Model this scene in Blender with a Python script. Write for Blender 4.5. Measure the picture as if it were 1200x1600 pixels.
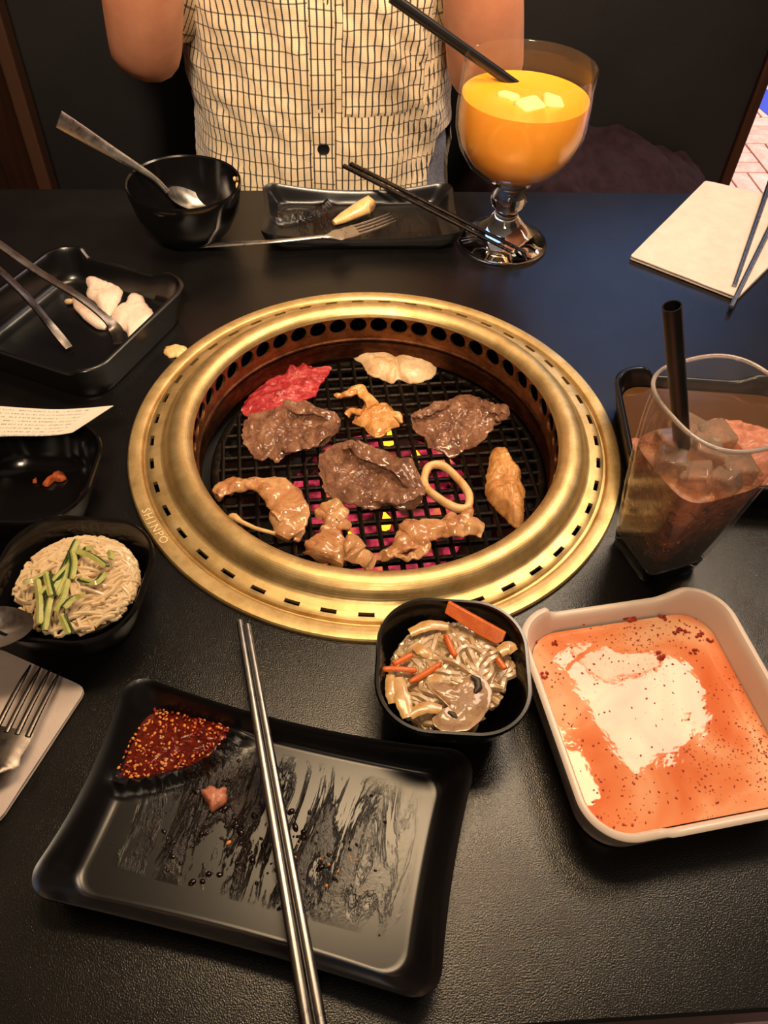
import bpy, bmesh, math, random
from math import sin, cos, pi, radians, hypot, atan2, sqrt
from mathutils import Vector, Matrix, noise

for _o in list(bpy.data.objects):
    bpy.data.objects.remove(_o)
SC = bpy.context.scene
COL = SC.collection
RND = random.Random(7)

# ------------------------------------------------------------------ camera
# World: table top is z = 0, the grill's centre is the origin, table edges run along x.
FPX, PITCH, ROLL, HCAM, YAW = 1226.3, radians(49.3), radians(3.27), .4279, radians(-5.9)
def _rz(v, a=YAW):
    return Vector((cos(a)*v[0]-sin(a)*v[1], sin(a)*v[0]+cos(a)*v[1], v[2]))
_f = Vector((0, cos(PITCH), -sin(PITCH))); _r = Vector((1, 0, 0)); _u = _r.cross(_f)
_r2 = _r*cos(ROLL)+_u*sin(ROLL); _u2 = -_r*sin(ROLL)+_u*cos(ROLL)
FW, RT, UP = _rz(_f), _rz(_r2), _rz(_u2)
CAM = _rz(Vector((.02143*HCAM, -1.0464*HCAM, HCAM)))
cd = bpy.data.cameras.new('camera'); co = bpy.data.objects.new('camera', cd); COL.objects.link(co)
cd.sensor_fit = 'VERTICAL'; cd.sensor_height = 24; cd.lens = FPX/1600*24
cd.clip_start = .01
co.matrix_world = Matrix((( RT.x, UP.x, -FW.x, CAM.x), (RT.y, UP.y, -FW.y, CAM.y), (RT.z, UP.z, -FW.z, CAM.z), (0, 0, 0, 1)))
SC.camera = co
def W(px, py, z=0):
    """the world point at height z that the photograph's pixel shows"""
    d = FW*FPX+RT*(px-600)-UP*(py-800)
    return CAM+d*((z-CAM.z)/d.z)
def V(px, py, y):
    d = FW*FPX+RT*(px-600)-UP*(py-800)
    return CAM+d*((y-CAM.y)/d.y)

# ------------------------------------------------------------------ world, lights, exposure
w = bpy.data.worlds.new('world'); SC.world = w; w.use_nodes = True
w.node_tree.nodes['Background'].inputs[0].default_value = (1.0, .76, .56, 1)
w.node_tree.nodes['Background'].inputs[1].default_value = .11
def area(name, loc, aim, sx, sy, power, col, spread=180):
    l = bpy.data.lights.new(name, 'AREA'); l.shape = 'RECTANGLE'; l.size = sx; l.size_y = sy
    l.energy = power; l.color = col; l.spread = radians(spread)
    o = bpy.data.objects.new(name, l); COL.objects.link(o); o.location = loc
    o.rotation_euler = (Vector(aim)-Vector(loc)).to_track_quat('-Z', 'Y').to_euler()
    return o
area('table_lamp_light', (.52, .40, 1.10), (.10, .05, 0), .50, .32, 10, (1.0, .77, .54))
area('near_lamp_light', (.05, .08, 1.15), (.05, .08, 0), .42, .18, 8, (1.0, .70, .40))
area('aisle_light', (3.3, 1.5, 1.75), (1.5, 2.3, -.74), .8, .8, 75, (1.0, .82, .80), 90)
area('cool_reflection_light', (1.22, 2.39, 1.45), (.25, .2, 0), .9, .6, 4.2, (.28, .48, 1.0))  # unseen cool source, added for the bluish reflection in the table top
area('person_fill_light', (-.05, -1.15, 1.55), (-.03, .60, .06), .25, .25, 3.1, (1.0, .76, .53), 38)  # fill light added to brighten the person's shirt and arms
area('ambient_fill_light', (.3, 1.0, 1.92), (.3, 1.0, 0), 3.2, 3.2, 6.5, (1.0, .80, .62))  # added soft ambient fill that lifts the dark tones, not a ceiling fixture
area('room_light', (-.6, -1.6, 1.75), (0, .3, 0), .8, .8, 12, (1.0, .76, .52))
SC.view_settings.view_transform = 'Standard'; SC.view_settings.look = 'None'
SC.view_settings.exposure = 0; SC.view_settings.gamma = 1; SC.view_settings.use_curve_mapping = False

# ------------------------------------------------------------------ materials
def lin(c):
    return tuple((x/255/12.92 if x/255 <= .04045 else ((x/255+.055)/1.055)**2.4) for x in c)+(1,)
class Mat:
    def __init__(s, name):
        s.m = bpy.data.materials.new(name); s.m.use_nodes = True
        s.nt = s.m.node_tree; s.b = s.nt.nodes['Principled BSDF']
        s.tc = s.nt.nodes.new('ShaderNodeTexCoord')
    def n(s, t, **k):
        x = s.nt.nodes.new(t)
        for a, v in k.items(): setattr(x, a, v)
        return x
    def link(s, a, b): s.nt.links.new(a, b)
    def set(s, **k):
        for a, v in k.items(): s.b.inputs[a.replace('_', ' ')].default_value = v
        return s
    def noise(s, scale, detail=4, rough=.6, coord='Object', stretch=None, dist=0):
        x = s.n('ShaderNodeTexNoise'); x.inputs['Scale'].default_value = scale
        x.inputs['Detail'].default_value = detail; x.inputs['Roughness'].default_value = rough
        x.inputs['Distortion'].default_value = dist
        src = s.tc.outputs[coord]
        if stretch:
            mp = s.n('ShaderNodeMapping'); mp.inputs['Scale'].default_value = stretch
            s.link(src, mp.inputs[0]); src = mp.outputs[0]
        s.link(src, x.inputs['Vector']); return x.outputs['Fac']
    def ramp(s, fac, stops):
        r = s.n('ShaderNodeValToRGB'); e = r.color_ramp.elements
        while len(e) < len(stops): e.new(.5)
        for i, (p, c) in enumerate(stops): e[i].position = p; e[i].color = c if len(c) == 4 else lin(c)
        s.link(fac, r.inputs[0]); return r.outputs[0]
    def mix(s, fac, a, b):
        x = s.n('ShaderNodeMix'); x.data_type = 'RGBA'
        for sock, v in ((x.inputs[0], fac), (x.inputs[6], a), (x.inputs[7], b)):
            if hasattr(v, 'links'): s.link(v, sock)
            else: sock.default_value = v
        return x.outputs[2]
    def math(s, op, a, b=0.0):
        x = s.n('ShaderNodeMath', operation=op)
        for i, v in enumerate((a, b)):
            if hasattr(v, 'links'): s.link(v, x.inputs[i])
            else: x.inputs[i].default_value = v
        return x.outputs[0]
    def bump(s, h, strength=.3, dist=.001):
        x = s.n('ShaderNodeBump'); x.inputs['Strength'].default_value = strength
        x.inputs['Distance'].default_value = dist; s.link(h, x.inputs['Height'])
        s.link(x.outputs[0], s.b.inputs['Normal']); return s
    def color(s, c): s.link(c, s.b.inputs['Base Color']); return s
    def rough(s, c): s.link(c, s.b.inputs['Roughness']); return s

def plain(name, c, rough=.5, metal=0, **k):
    return Mat(name).set(Base_Color=lin(c), Roughness=rough, Metallic=metal, **k).m

def m_table():
    s = Mat('black_table_laminate').set(Roughness=.3, Specular_IOR_Level=.5)
    sp = s.ramp(s.noise(900, 2, .7), [(.0, (0, 0, 0, 1)), (.63, (0, 0, 0, 1)), (.72, (1, 1, 1, 1))])
    big = s.ramp(s.noise(14, 5, .7), [(.45, (0, 0, 0, 1)), (.75, (1, 1, 1, 1))])
    dust = s.math('MULTIPLY', sp, big)
    s.color(s.mix(dust, s.ramp(s.noise(30, 5, .7), [(.3, (14, 13, 13)), (.75, (22, 20, 20))]), lin((92, 86, 80))))
    s.rough(s.ramp(s.noise(18, 5, .65), [(.3, (.18,)*3+(1,)), (.75, (.26,)*3+(1,))]))
    return s.bump(s.noise(1250, 2, .5), .30, .0006).m
def m_gloss_black(name='black_melamine', rough=.16, c=(13, 12, 13), bump=.0):
    s = Mat(name).set(Base_Color=lin(c), Roughness=rough)
    if bump: s.bump(s.noise(700, 3, .6), bump, .0005)
    return s.m
def m_plate():
    """matt black melamine, its floor smeared with soy and chilli oil in raked streaks"""
    s = Mat('black_stoneware_with_sauce').set(Specular_IOR_Level=.5)
    streak = s.noise(26, 6, .7, stretch=(2.4, .55, 1), dist=1.0)
    sx = s.n('ShaderNodeSeparateXYZ'); s.link(s.tc.outputs['Object'], sx.inputs[0])
    fx = s.ramp(s.math('ADD', s.math('MULTIPLY', sx.outputs[0], 5), .5), [(.14, (0, 0, 0, 1)), (.28, (1, 1, 1, 1)), (.46, (1, 1, 1, 1)), (.74, (.28, .28, .28, 1)), (.9, (0, 0, 0, 1))])
    fy = s.ramp(s.math('ADD', s.math('MULTIPLY', sx.outputs[1], 9), .5), [(.18, (0, 0, 0, 1)), (.32, (1, 1, 1, 1)), (.72, (1, 1, 1, 1)), (.88, (0, 0, 0, 1))])
    area_ = s.math('MULTIPLY', fx, fy)
    mask = s.math('MULTIPLY', s.ramp(streak, [(.48, (0, 0, 0, 1)), (.55, (1, 1, 1, 1))]), area_)
    fine = s.ramp(s.noise(330, 5, .75), [(.38, (8, 5, 4)), (.6, (38, 19, 9)), (.8, (84, 42, 16))])
    s.color(s.mix(mask, lin((17, 16, 17)), fine))
    s.rough(s.ramp(mask, [(0, (.27,)*3+(1,)), (1, (.10,)*3+(1,))]))
    h = s.math('MULTIPLY', s.math('ADD', s.noise(420, 4, .7), streak), mask)
    return s.bump(h, .6, .0018).m
def m_brass():
    s = Mat('brushed_brass').set(Metallic=.86, Roughness=.3)
    n1 = s.noise(60, 5, .7); sx = s.n('ShaderNodeSeparateXYZ'); s.link(s.tc.outputs['Object'], sx.inputs[0])
    r = s.n('ShaderNodeVectorMath', operation='LENGTH'); s.link(s.tc.outputs['Object'], r.inputs[0])
    wv = s.n('ShaderNodeTexNoise'); wv.noise_dimensions = '1D'; wv.inputs['Scale'].default_value = 1800; wv.inputs['Detail'].default_value = 3
    s.link(r.outputs['Value'], wv.inputs['W'])
    s.color(s.ramp(n1, [(.3, (192, 160, 104)), (.55, (220, 190, 132)), (.8, (236, 210, 158))]))
    s.rough(s.ramp(s.noise(35, 6, .7), [(.3, (.34,)*3+(1,)), (.8, (.52,)*3+(1,))]))
    return s.bump(wv.outputs['Fac'], .25, .0004).m
def m_greasy(name, a, b, c, rough=.38):
    s = Mat(name).set(Metallic=.85, Roughness=rough)
    s.color(s.ramp(s.noise(55, 6, .75, stretch=(1, 1, 2)), [(.3, a), (.5, b), (.75, c)]))
    return s.bump(s.noise(300, 4), .3, .0006).m
def m_meat(name, stops, scale=90, rough=(.2, .45), bump=.5, fib=None, sss=.0, coat=.35):
    s = Mat(name).set(Coat_Weight=coat, Coat_Roughness=.07, Specular_IOR_Level=.5)
    n1 = s.noise(scale, 6, .7, stretch=fib, dist=.6)
    s.color(s.ramp(n1, stops))
    s.rough(s.ramp(s.noise(scale*2.2, 3, .6), [(.35, (rough[0],)*3+(1,)), (.7, (rough[1],)*3+(1,))]))
    if sss: s.set(Subsurface_Weight=sss, Subsurface_Radius=(.006, .003, .0015), Subsurface_Scale=.5)
    return s.bump(s.math('ADD', s.noise(scale*4.5, 6, .78), s.noise(scale*1.2, 3)), bump, .0022).m
def m_wood():
    s = Mat('dark_red_wood').set(Roughness=.45)
    s.color(s.ramp(s.noise(9, 6, .7, stretch=(4, 4, .35), dist=1), [(.3, (40, 20, 13)), (.7, (66, 36, 22))]))
    return s.m
def m_leather():
    s = Mat('black_booth_vinyl').set(Roughness=.5)
    s.color(s.ramp(s.noise(5, 4), [(.3, (20, 19, 20)), (.7, (30, 28, 29))]))
    return s.bump(s.noise(260, 4, .6), .25, .001).m
def m_shirt():
    s = Mat('cream_checked_cotton').set(Roughness=.9, Sheen_Weight=.2)
    sx = s.n('ShaderNodeSeparateXYZ'); s.link(s.tc.outputs['UV'], sx.inputs[0])
    wob = s.noise(25, 2); u = s.math('ADD', sx.outputs[0], s.math('MULTIPLY', s.math('SUBTRACT', wob, .5), .0025))
    def lines(x, step, wid):
        f = s.math('FRACT', s.math('DIVIDE', x, step)); return s.math('LESS_THAN', f, wid/step)
    vl = lines(u, .0073, .0017); hl = lines(sx.outputs[1], .0150, .0014)
    fu = lines(u, .00183, .0007); fv = lines(sx.outputs[1], .0021, .0008)
    base = s.mix(s.math('MULTIPLY', s.math('MAXIMUM', fu, fv), .22), s.ramp(s.noise(40, 4), [(.3, (226, 202, 164)), (.7, (238, 217, 182))]), lin((120, 104, 82)))
    c = s.mix(s.math('MULTIPLY', hl, .78), base, lin((42, 36, 32)))
    s.color(s.mix(s.math('MULTIPLY', vl, .95), c, lin((24, 21, 22))))
    return s.bump(s.noise(500, 3), .25, .0006).m
def m_cloth(name, a, b, sc=120):
    s = Mat(name).set(Roughness=.95, Specular_IOR_Level=.15)
    s.color(s.ramp(s.noise(sc, 4, .7), [(.3, a), (.7, b)])); return s.bump(s.noise(sc*4, 3), .4, .001).m
def m_skin():
    s = Mat('skin').set(Roughness=.5, Subsurface_Weight=.15, Subsurface_Radius=(.01, .004, .002))
    s.color(s.ramp(s.noise(30, 4), [(.3, (196, 128, 96)), (.7, (212, 148, 114))])); return s.bump(s.noise(260, 4), .15, .0006).m
def m_paper(name='white_paper_napkin', a=(206, 188, 178), b=(218, 200, 190)):
    s = Mat(name).set(Roughness=.9)
    s.color(s.ramp(s.noise(60, 4), [(.3, a), (.7, b)])); return s.bump(s.noise(420, 4, .7, stretch=(1, .5, 1)), .35, .0008).m
def m_receipt():
    """thermal paper with lines of print too small to read"""
    s = Mat('printed_receipt').set(Roughness=.6)
    sx = s.n('ShaderNodeSeparateXYZ'); s.link(s.tc.outputs['UV'], sx.inputs[0])
    row = s.math('LESS_THAN', s.math('FRACT', s.math('MULTIPLY', sx.outputs[1], 8)), .38)
    nx = s.n('ShaderNodeTexNoise'); nx.inputs['Scale'].default_value = 1; nx.inputs['Detail'].default_value = 1
    mp = s.n('ShaderNodeMapping'); mp.inputs['Scale'].default_value = (95, 8, 1); s.link(s.tc.outputs['UV'], mp.inputs[0]); s.link(mp.outputs[0], nx.inputs['Vector'])
    ink = s.math('MULTIPLY', row, s.math('GREATER_THAN', nx.outputs['Fac'], .5))
    mx = s.math('MULTIPLY', s.math('GREATER_THAN', sx.outputs[0], .12), s.math('LESS_THAN', sx.outputs[0], .86))
    s.color(s.mix(s.math('MULTIPLY', s.math('MULTIPLY', ink, mx), .55), lin((226, 212, 196)), lin((60, 56, 54)))); return s.m
def m_brick():
    s = Mat('pink_paving_brick').set(Roughness=.75)
    oi = s.n('ShaderNodeObjectInfo')
    n1 = s.math('ADD', s.noise(22, 5, .7), s.math('MULTIPLY', s.math('SUBTRACT', oi.outputs['Random'], .5), .3))
    s.color(s.ramp(n1, [(.25, (186, 144, 128)), (.5, (210, 172, 156)), (.8, (226, 194, 180))])); return s.bump(s.noise(200, 4), .4, .002).m
def m_floor():
    s = Mat('mortar_and_far_brick').set(Roughness=.85)
    b = s.n('ShaderNodeTexBrick'); s.link(s.tc.outputs['Object'], b.inputs['Vector']); b.inputs['Scale'].default_value = 1
    b.inputs['Brick Width'].default_value = .21; b.inputs['Row Height'].default_value = .07; b.inputs['Mortar Size'].default_value = .004
    b.inputs['Color1'].default_value = lin((150, 104, 86)); b.inputs['Color2'].default_value = lin((170, 122, 102)); b.inputs['Mortar'].default_value = lin((86, 76, 70))
    s.color(b.outputs['Color']); return s.m
def m_steel(name='stainless_steel', c=(196, 192, 188), rough=.2):
    s = Mat(name).set(Metallic=1, Base_Color=lin(c))
    s.rough(s.ramp(s.noise(120, 4, .7), [(.3, (rough*.8,)*3+(1,)), (.8, (rough*1.5,)*3+(1,))])); return s.m
def glass(name, c=(255, 255, 255), rough=.0, ior=1.46, **k):
    return Mat(name).set(Base_Color=lin(c), Roughness=rough, Transmission_Weight=1, IOR=ior, **k).m
def thin_glass(name, tint=(1, 1, 1, 1), ior=1.45, haze=.01):
    """a thin pane: see-through, with the mirror share a real pane has"""
    s = Mat(name); nt = s.nt; t = s.n('ShaderNodeBsdfTransparent'); t.inputs[0].default_value = tint
    g = s.n('ShaderNodeBsdfGlossy'); g.inputs['Roughness'].default_value = .02
    f = s.n('ShaderNodeLayerWeight'); f.inputs[0].default_value = .5; x = s.n('ShaderNodeMixShader')
    fr = s.math('ADD', s.math('MULTIPLY', s.math('POWER', f.outputs['Facing'], 5.0), .55), ((ior-1)/(ior+1))**2)
    s.link(fr, x.inputs[0]); s.link(t.outputs[0], x.inputs[1]); s.link(g.outputs[0], x.inputs[2])
    d = s.n('ShaderNodeBsdfDiffuse'); d.inputs[0].default_value = (.9, .88, .86, 1); y = s.n('ShaderNodeMixShader'); y.inputs[0].default_value = haze
    s.link(x.outputs[0], y.inputs[1]); s.link(d.outputs[0], y.inputs[2])
    s.link(y.outputs[0], nt.nodes['Material Output'].inputs[0]); return s.m
def m_glow():
    s = Mat('glowing_burner').set(Base_Color=lin((30, 10, 8)), Roughness=.7)
    n1 = s.noise(42, 3, .6); n2 = s.noise(65, 2, .5, coord='Generated')
    red = s.ramp(n1, [(.40, (8, 2, 4)), (.48, (120, 20, 40)), (.60, (226, 62, 90)), (.74, (255, 150, 50))])
    s.link(red, s.b.inputs['Emission Color']); s.b.inputs['Emission Strength'].default_value = .9; return s.m
def m_broth():
    s = Mat('red_oily_marinade').set(Roughness=.05, Subsurface_Weight=.1, Specular_IOR_Level=.6, IOR=1.4)
    n1 = s.noise(16, 3, .5, dist=.8); sp = s.noise(520, 2, .6)
    base = s.ramp(n1, [(.32, (222, 106, 56)), (.5, (236, 146, 98)), (.66, (246, 190, 150))])
    big = s.noise(28, 2, .5)
    fle = s.math('GREATER_THAN', s.math('ADD', sp, s.math('MULTIPLY', big, .35)), .86)
    s.color(s.mix(s.math('MULTIPLY', fle, .9), base, lin((140, 24, 10))))
    return s.bump(s.math('ADD', s.noise(30, 2, .4), s.math('MULTIPLY', s.noise(150, 2), .12)), .35, .002).m
def m_cola():
    s = Mat('cola_with_crushed_ice').set(Roughness=.25, Specular_IOR_Level=.25, Transmission_Weight=.06, IOR=1.33, Coat_Weight=.1, Coat_Roughness=.03)
    v = s.n('ShaderNodeTexVoronoi'); v.inputs['Scale'].default_value = 110; s.link(s.tc.outputs['Object'], v.inputs['Vector'])
    sx = s.n('ShaderNodeSeparateXYZ'); s.link(s.tc.outputs['Object'], sx.inputs[0])
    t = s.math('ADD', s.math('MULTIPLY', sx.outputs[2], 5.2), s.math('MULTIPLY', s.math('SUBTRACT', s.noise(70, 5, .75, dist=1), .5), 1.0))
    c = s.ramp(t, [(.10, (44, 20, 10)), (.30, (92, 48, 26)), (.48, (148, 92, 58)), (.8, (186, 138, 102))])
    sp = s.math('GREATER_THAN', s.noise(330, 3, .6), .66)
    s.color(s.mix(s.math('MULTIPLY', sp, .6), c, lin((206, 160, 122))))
    return s.bump(s.noise(200, 4, .7), .6, .002).m

M = dict(
 table=m_table(), melamine=m_gloss_black(), matte=m_gloss_black('black_stoneware', .26, (11, 11, 12), .06), plate=m_plate(), brass=m_brass(),
 wall=m_greasy('greasy_hot_steel', (84, 48, 26), (140, 92, 56), (176, 124, 78)), collar=m_greasy('burnt_collar', (24, 14, 9), (74, 42, 24), (120, 76, 44), .45),
 soot=m_gloss_black('soot_black', .55, (9, 8, 8), .4), iron=m_gloss_black('cast_iron', .42, (26, 23, 21), .5), grate=m_greasy('seasoned_grate', (16, 13, 11), (30, 25, 21), (70, 56, 44), .4),
 glow=m_glow(), steel=m_steel('stainless_steel', (200, 194, 188), .3), dark_steel=m_steel('dark_steel', (84, 78, 75), .28), chop=m_steel('satin_steel', (150, 146, 142), .3),
 wood=m_wood(), vinyl=m_leather(), shirt=m_shirt(), grey=m_cloth('grey_marl', (96, 96, 102), (150, 150, 156), 260), denim=m_cloth('dark_trousers', (24, 25, 32), (34, 36, 46)),
 maroon=m_cloth('maroon_wool', (25, 14, 18), (42, 26, 33), 60), skin=m_skin(), hair=m_cloth('dark_hair', (16, 12, 10), (30, 22, 18), 200),
 paper=m_paper(), receipt=m_receipt(), brick=m_brick(), floor=m_floor(), ceil=plain('dark_ceiling', (60, 50, 42), .9), plaster=plain('brown_wall', (70, 52, 40), .85),
 glass=glass('clear_glass'), acrylic=glass('clear_acrylic', (250, 246, 244), .02, 1.4), thin=thin_glass('thin_clear_glass'), thin_acrylic=thin_glass('thin_clear_acrylic', (.97, .95, .94, 1), 1.36, .03), rim=Mat('scuffed_acrylic_rim').set(Base_Color=lin((236, 226, 220)), Roughness=.15, Transmission_Weight=.75, IOR=1.45).m, ice=Mat('ice').set(Base_Color=lin((240, 220, 200)), Roughness=.08, Transmission_Weight=.85, IOR=1.31).m,
 juice=Mat('mango_juice').set(Base_Color=lin((252, 166, 36)), Roughness=.2, Subsurface_Weight=.5, Subsurface_Radius=(.02, .012, .002)).m, froth=plain('pale_froth', (250, 208, 130), .6),
 straw=m_gloss_black('black_straw', .3, (14, 13, 14)), cola=m_cola(), broth=m_broth(), white=plain('white_melamine', (232, 214, 200), .28), plastic=plain('black_button', (20, 19, 20), .35),
 blue=plain('blue_floor_band', (60, 80, 190), .6), brown_liquid=Mat('brown_marinade').set(Base_Color=lin((88, 56, 26)), Roughness=.12, Transmission_Weight=.2).m,
)
MEAT = dict(
 beef=m_meat('seared_beef', [(.30, (84, 48, 32)), (.44, (134, 88, 64)), (.58, (168, 118, 88)), (.74, (208, 162, 128))], 110, bump=1.0, fib=(1, .55, 1), rough=(.15, .45), coat=.9),
 raw=m_meat('raw_red_beef', [(.3, (132, 16, 24)), (.48, (176, 36, 42)), (.60, (206, 84, 82)), (.72, (238, 176, 162))], 80, bump=.8, fib=(.6, 1.6, 1), sss=.1),
 squid=m_meat('white_squid', [(.3, (200, 152, 104)), (.55, (226, 194, 152)), (.8, (238, 214, 180))], 60, bump=.35, sss=.15),
 raw_squid=m_meat('raw_white_squid', [(.3, (226, 192, 172)), (.6, (240, 212, 194)), (.8, (250, 230, 216))], 50, bump=.3, sss=.2),
 ring=m_meat('squid_ring', [(.25, (190, 124, 66)), (.45, (224, 176, 116)), (.8, (236, 200, 150))], 50, bump=.25, sss=.15),
 chicken=m_meat('marinated_chicken', [(.28, (170, 98, 42)), (.5, (212, 146, 76)), (.68, (232, 180, 110)), (.85, (246, 210, 150))], 70, bump=.6, sss=.1, coat=.9),
 grilled_chicken=m_meat('grilled_chicken', [(.26, (66, 34, 14)), (.38, (186, 122, 62)), (.6, (222, 162, 96)), (.8, (240, 194, 130))], 60, bump=.6, sss=.1, coat=.5),
 pork=m_meat('marinated_pork', [(.28, (150, 84, 44)), (.46, (196, 134, 82)), (.62, (216, 166, 112)), (.8, (244, 210, 164))], 60, bump=.65, sss=.12, coat=1.0),
 pink=m_meat('pink_meat', [(.3, (180, 100, 76)), (.6, (214, 140, 108)), (.8, (240, 186, 150))], 60, sss=.1),
 mushroom=m_meat('king_oyster_mushroom', [(.3, (206, 158, 96)), (.6, (234, 196, 136)), (.8, (246, 220, 172))], 40, bump=.2),
 crumb=m_meat('chilli_crumb', [(.3, (160, 60, 20)), (.6, (216, 110, 56)), (.8, (240, 160, 100))], 120),
 noodle=m_meat('wheat_noodle', [(.3, (212, 178, 134)), (.7, (230, 204, 166))], 60, bump=.1, sss=.15, coat=.2),
 glassnoodle=m_meat('glass_noodle', [(.3, (168, 132, 90)), (.6, (206, 174, 132)), (.8, (226, 200, 162))], 70, rough=(.1, .3), bump=.15, sss=.25, coat=.7),
 onion=m_meat('cooked_onion', [(.3, (186, 134, 72)), (.6, (216, 172, 108)), (.8, (234, 202, 146))], 60, bump=.12, sss=.3, coat=.6),
 carrot=m_meat('carrot', [(.3, (206, 84, 14)), (.6, (232, 116, 36)), (.8, (246, 148, 66))], 90, fib=(1, .3, 1), bump=.3),
 sliced_mushroom=m_meat('sliced_mushroom', [(.3, (128, 90, 56)), (.6, (178, 136, 92)), (.8, (206, 168, 124))], 50, bump=.3, coat=.6),
 gill=plain('dark_gill', (52, 40, 32), .5), cucumber=m_meat('cucumber_flesh', [(.3, (160, 166, 80)), (.6, (196, 192, 116)), (.8, (218, 208, 150))], 60, bump=.15, sss=.2, coat=.4),
 peel=plain('cucumber_peel', (40, 66, 26), .35), paste=m_meat('chilli_paste', [(.3, (130, 24, 10)), (.6, (190, 54, 26)), (.8, (214, 96, 50))], 300, rough=(.1, .3), bump=.6), chili=m_meat('chilli_sauce', [(.3, (70, 12, 4)), (.5, (126, 30, 8)), (.75, (176, 60, 18))], 300, rough=(.1, .3), bump=.9),
 seed=plain('chilli_seed', (226, 140, 62), .35), flake=plain('chilli_flake', (150, 28, 12), .4), oil=plain('soy_drop', (24, 10, 5), .06),
 )

# ------------------------------------------------------------------ mesh builder
class MB:
    def __init__(s): s.v = []; s.f = []; s.mi = []; s.uv = None
    def add(s, vs, fs, mi=0):
        o = len(s.v); s.v += [Vector(p) for p in vs]; s.f += [tuple(i+o for i in f) for f in fs]; s.mi += [mi]*len(fs); return s
    def loft(s, loops, cap0=False, cap1=False, closed=True, mi=0):
        n = len(loops[0]); vs = [p for L in loops for p in L]; fs = []
        for k in range(len(loops)-1):
            for i in range(n if closed else n-1):
                j = (i+1) % n; fs.append((k*n+i, k*n+j, (k+1)*n+j, (k+1)*n+i))
        if cap0: fs.append(tuple(reversed(range(n))))
        if cap1: fs.append(tuple(range((len(loops)-1)*n, len(loops)*n)))
        return s.add(vs, fs, mi)
    def lathe(s, prof, n=64, c=(0, 0), mi=0, cap0=False, cap1=False):
        return s.loft([[(c[0]+r*cos(2*pi*i/n), c[1]+r*sin(2*pi*i/n), z) for i in range(n)] for r, z in prof], cap0, cap1, True, mi)
    def tube(s, pts, rad, n=8, flat=1.0, nz=0, seed=0, caps=True, mi=0, up=Vector((0, 0, 1))):
        """swept tube; rad: number or list; flat < 1 squashes it vertically; nz: noise on the surface"""
        pts = [Vector(p) for p in pts]; loops = []
        for i, p in enumerate(pts):
            t = (pts[min(i+1, len(pts)-1)]-pts[max(i-1, 0)])
            t = t.normalized() if t.length > 1e-9 else Vector((1, 0, 0))
            a = t.cross(up); a = a.normalized() if a.length > 1e-4 else t.cross(Vector((0, 1, 0))).normalized()
            b = a.cross(t).normalized(); r = rad[i] if isinstance(rad, (list, tuple)) else rad
            L = []
            for k in range(n):
                q = 2*pi*k/n; d = a*(cos(q)*r)+b*(sin(q)*(r*flat if flat < 5 else flat/1000))
                pt = p+d
                if nz: pt += d.normalized()*nz*noise.noise(pt*95+Vector((seed*3.1, 0, 0)))+Vector((0, 0, nz*.8*noise.noise(pt*45+Vector((seed, 7, 0)))))
                L.append(pt)
            loops.append(L)
        return s.loft(loops, caps, caps, True, mi)
    def box(s, lo, hi, mi=0):
        x0, y0, z0 = lo; x1, y1, z1 = hi
        return s.add([(x0,y0,z0),(x1,y0,z0),(x1,y1,z0),(x0,y1,z0),(x0,y0,z1),(x1,y0,z1),(x1,y1,z1),(x0,y1,z1)],
            [(0,3,2,1),(4,5,6,7),(0,1,5,4),(1,2,6,5),(2,3,7,6),(3,0,4,7)], mi)
    def ball(s, c, rx, ry=None, rz=None, n=8, m=5, rot=0, mi=0):
        ry = ry or rx; rz = rz or rx; loops = []
        for k in range(m+1):
            a = -pi/2+pi*k/m; e = max(cos(a), .02)
            loops.append([(c[0]+rx*e*cos(2*pi*i/n)*cos(rot)-ry*e*sin(2*pi*i/n)*sin(rot), c[1]+rx*e*cos(2*pi*i/n)*sin(rot)+ry*e*sin(2*pi*i/n)*cos(rot), c[2]+rz*sin(a)) for i in range(n)])
        return s.loft(loops, True, True, True, mi)
    def build(s, name, mats, parent=None, origin=(0, 0, 0), smooth=True, angle=40, bevel=0, subsurf=0):
        mats = mats if isinstance(mats, (list, tuple)) else [mats]
        me = bpy.data.meshes.new(name); og = Vector(origin)
        me.from_pydata([v-og for v in s.v], [], s.f); me.validate(verbose=False)
        for m in mats: me.materials.append(m)
        if len(me.polygons) == len(s.mi):
            me.polygons.foreach_set('material_index', s.mi)
        bm = bmesh.new(); bm.from_mesh(me); bmesh.ops.recalc_face_normals(bm, faces=bm.faces); bm.to_mesh(me); bm.free()
        if smooth:
            me.polygons.foreach_set('use_smooth', [True]*len(me.polygons)); me.set_sharp_from_angle(angle=radians(angle))
        if s.uv:
            L = me.uv_layers.new(name='UVMap')
            for lp in me.loops: L.data[lp.index].uv = s.uv[lp.vertex_index]
        o = bpy.data.objects.new(name, me); COL.objects.link(o)
        if parent: o.parent = parent
        else: o.location = og
        if bevel:
            b = o.modifiers.new('bevel', 'BEVEL'); b.width = bevel; b.segments = 2; b.limit_method = 'ANGLE'
        if subsurf:
            b = o.modifiers.new('sub', 'SUBSURF'); b.levels = subsurf; b.render_levels = subsurf
        return o
def tag(o, label, cat, group=None, kind=None):
    if label: o['label'] = label
    if cat: o['category'] = cat
    if group: o['group'] = group
    if kind: o['kind'] = kind
    return o
def thing(name, label, cat, loc=(0, 0, 0), rz=0, group=None):
    o = bpy.data.objects.new(name, None); COL.objects.link(o); o.empty_display_size = .02
    o.location = loc; o.rotation_euler = (0, 0, rz); return tag(o, label, cat, group)
def structure(o): o['kind'] = 'structure'; return o
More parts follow.
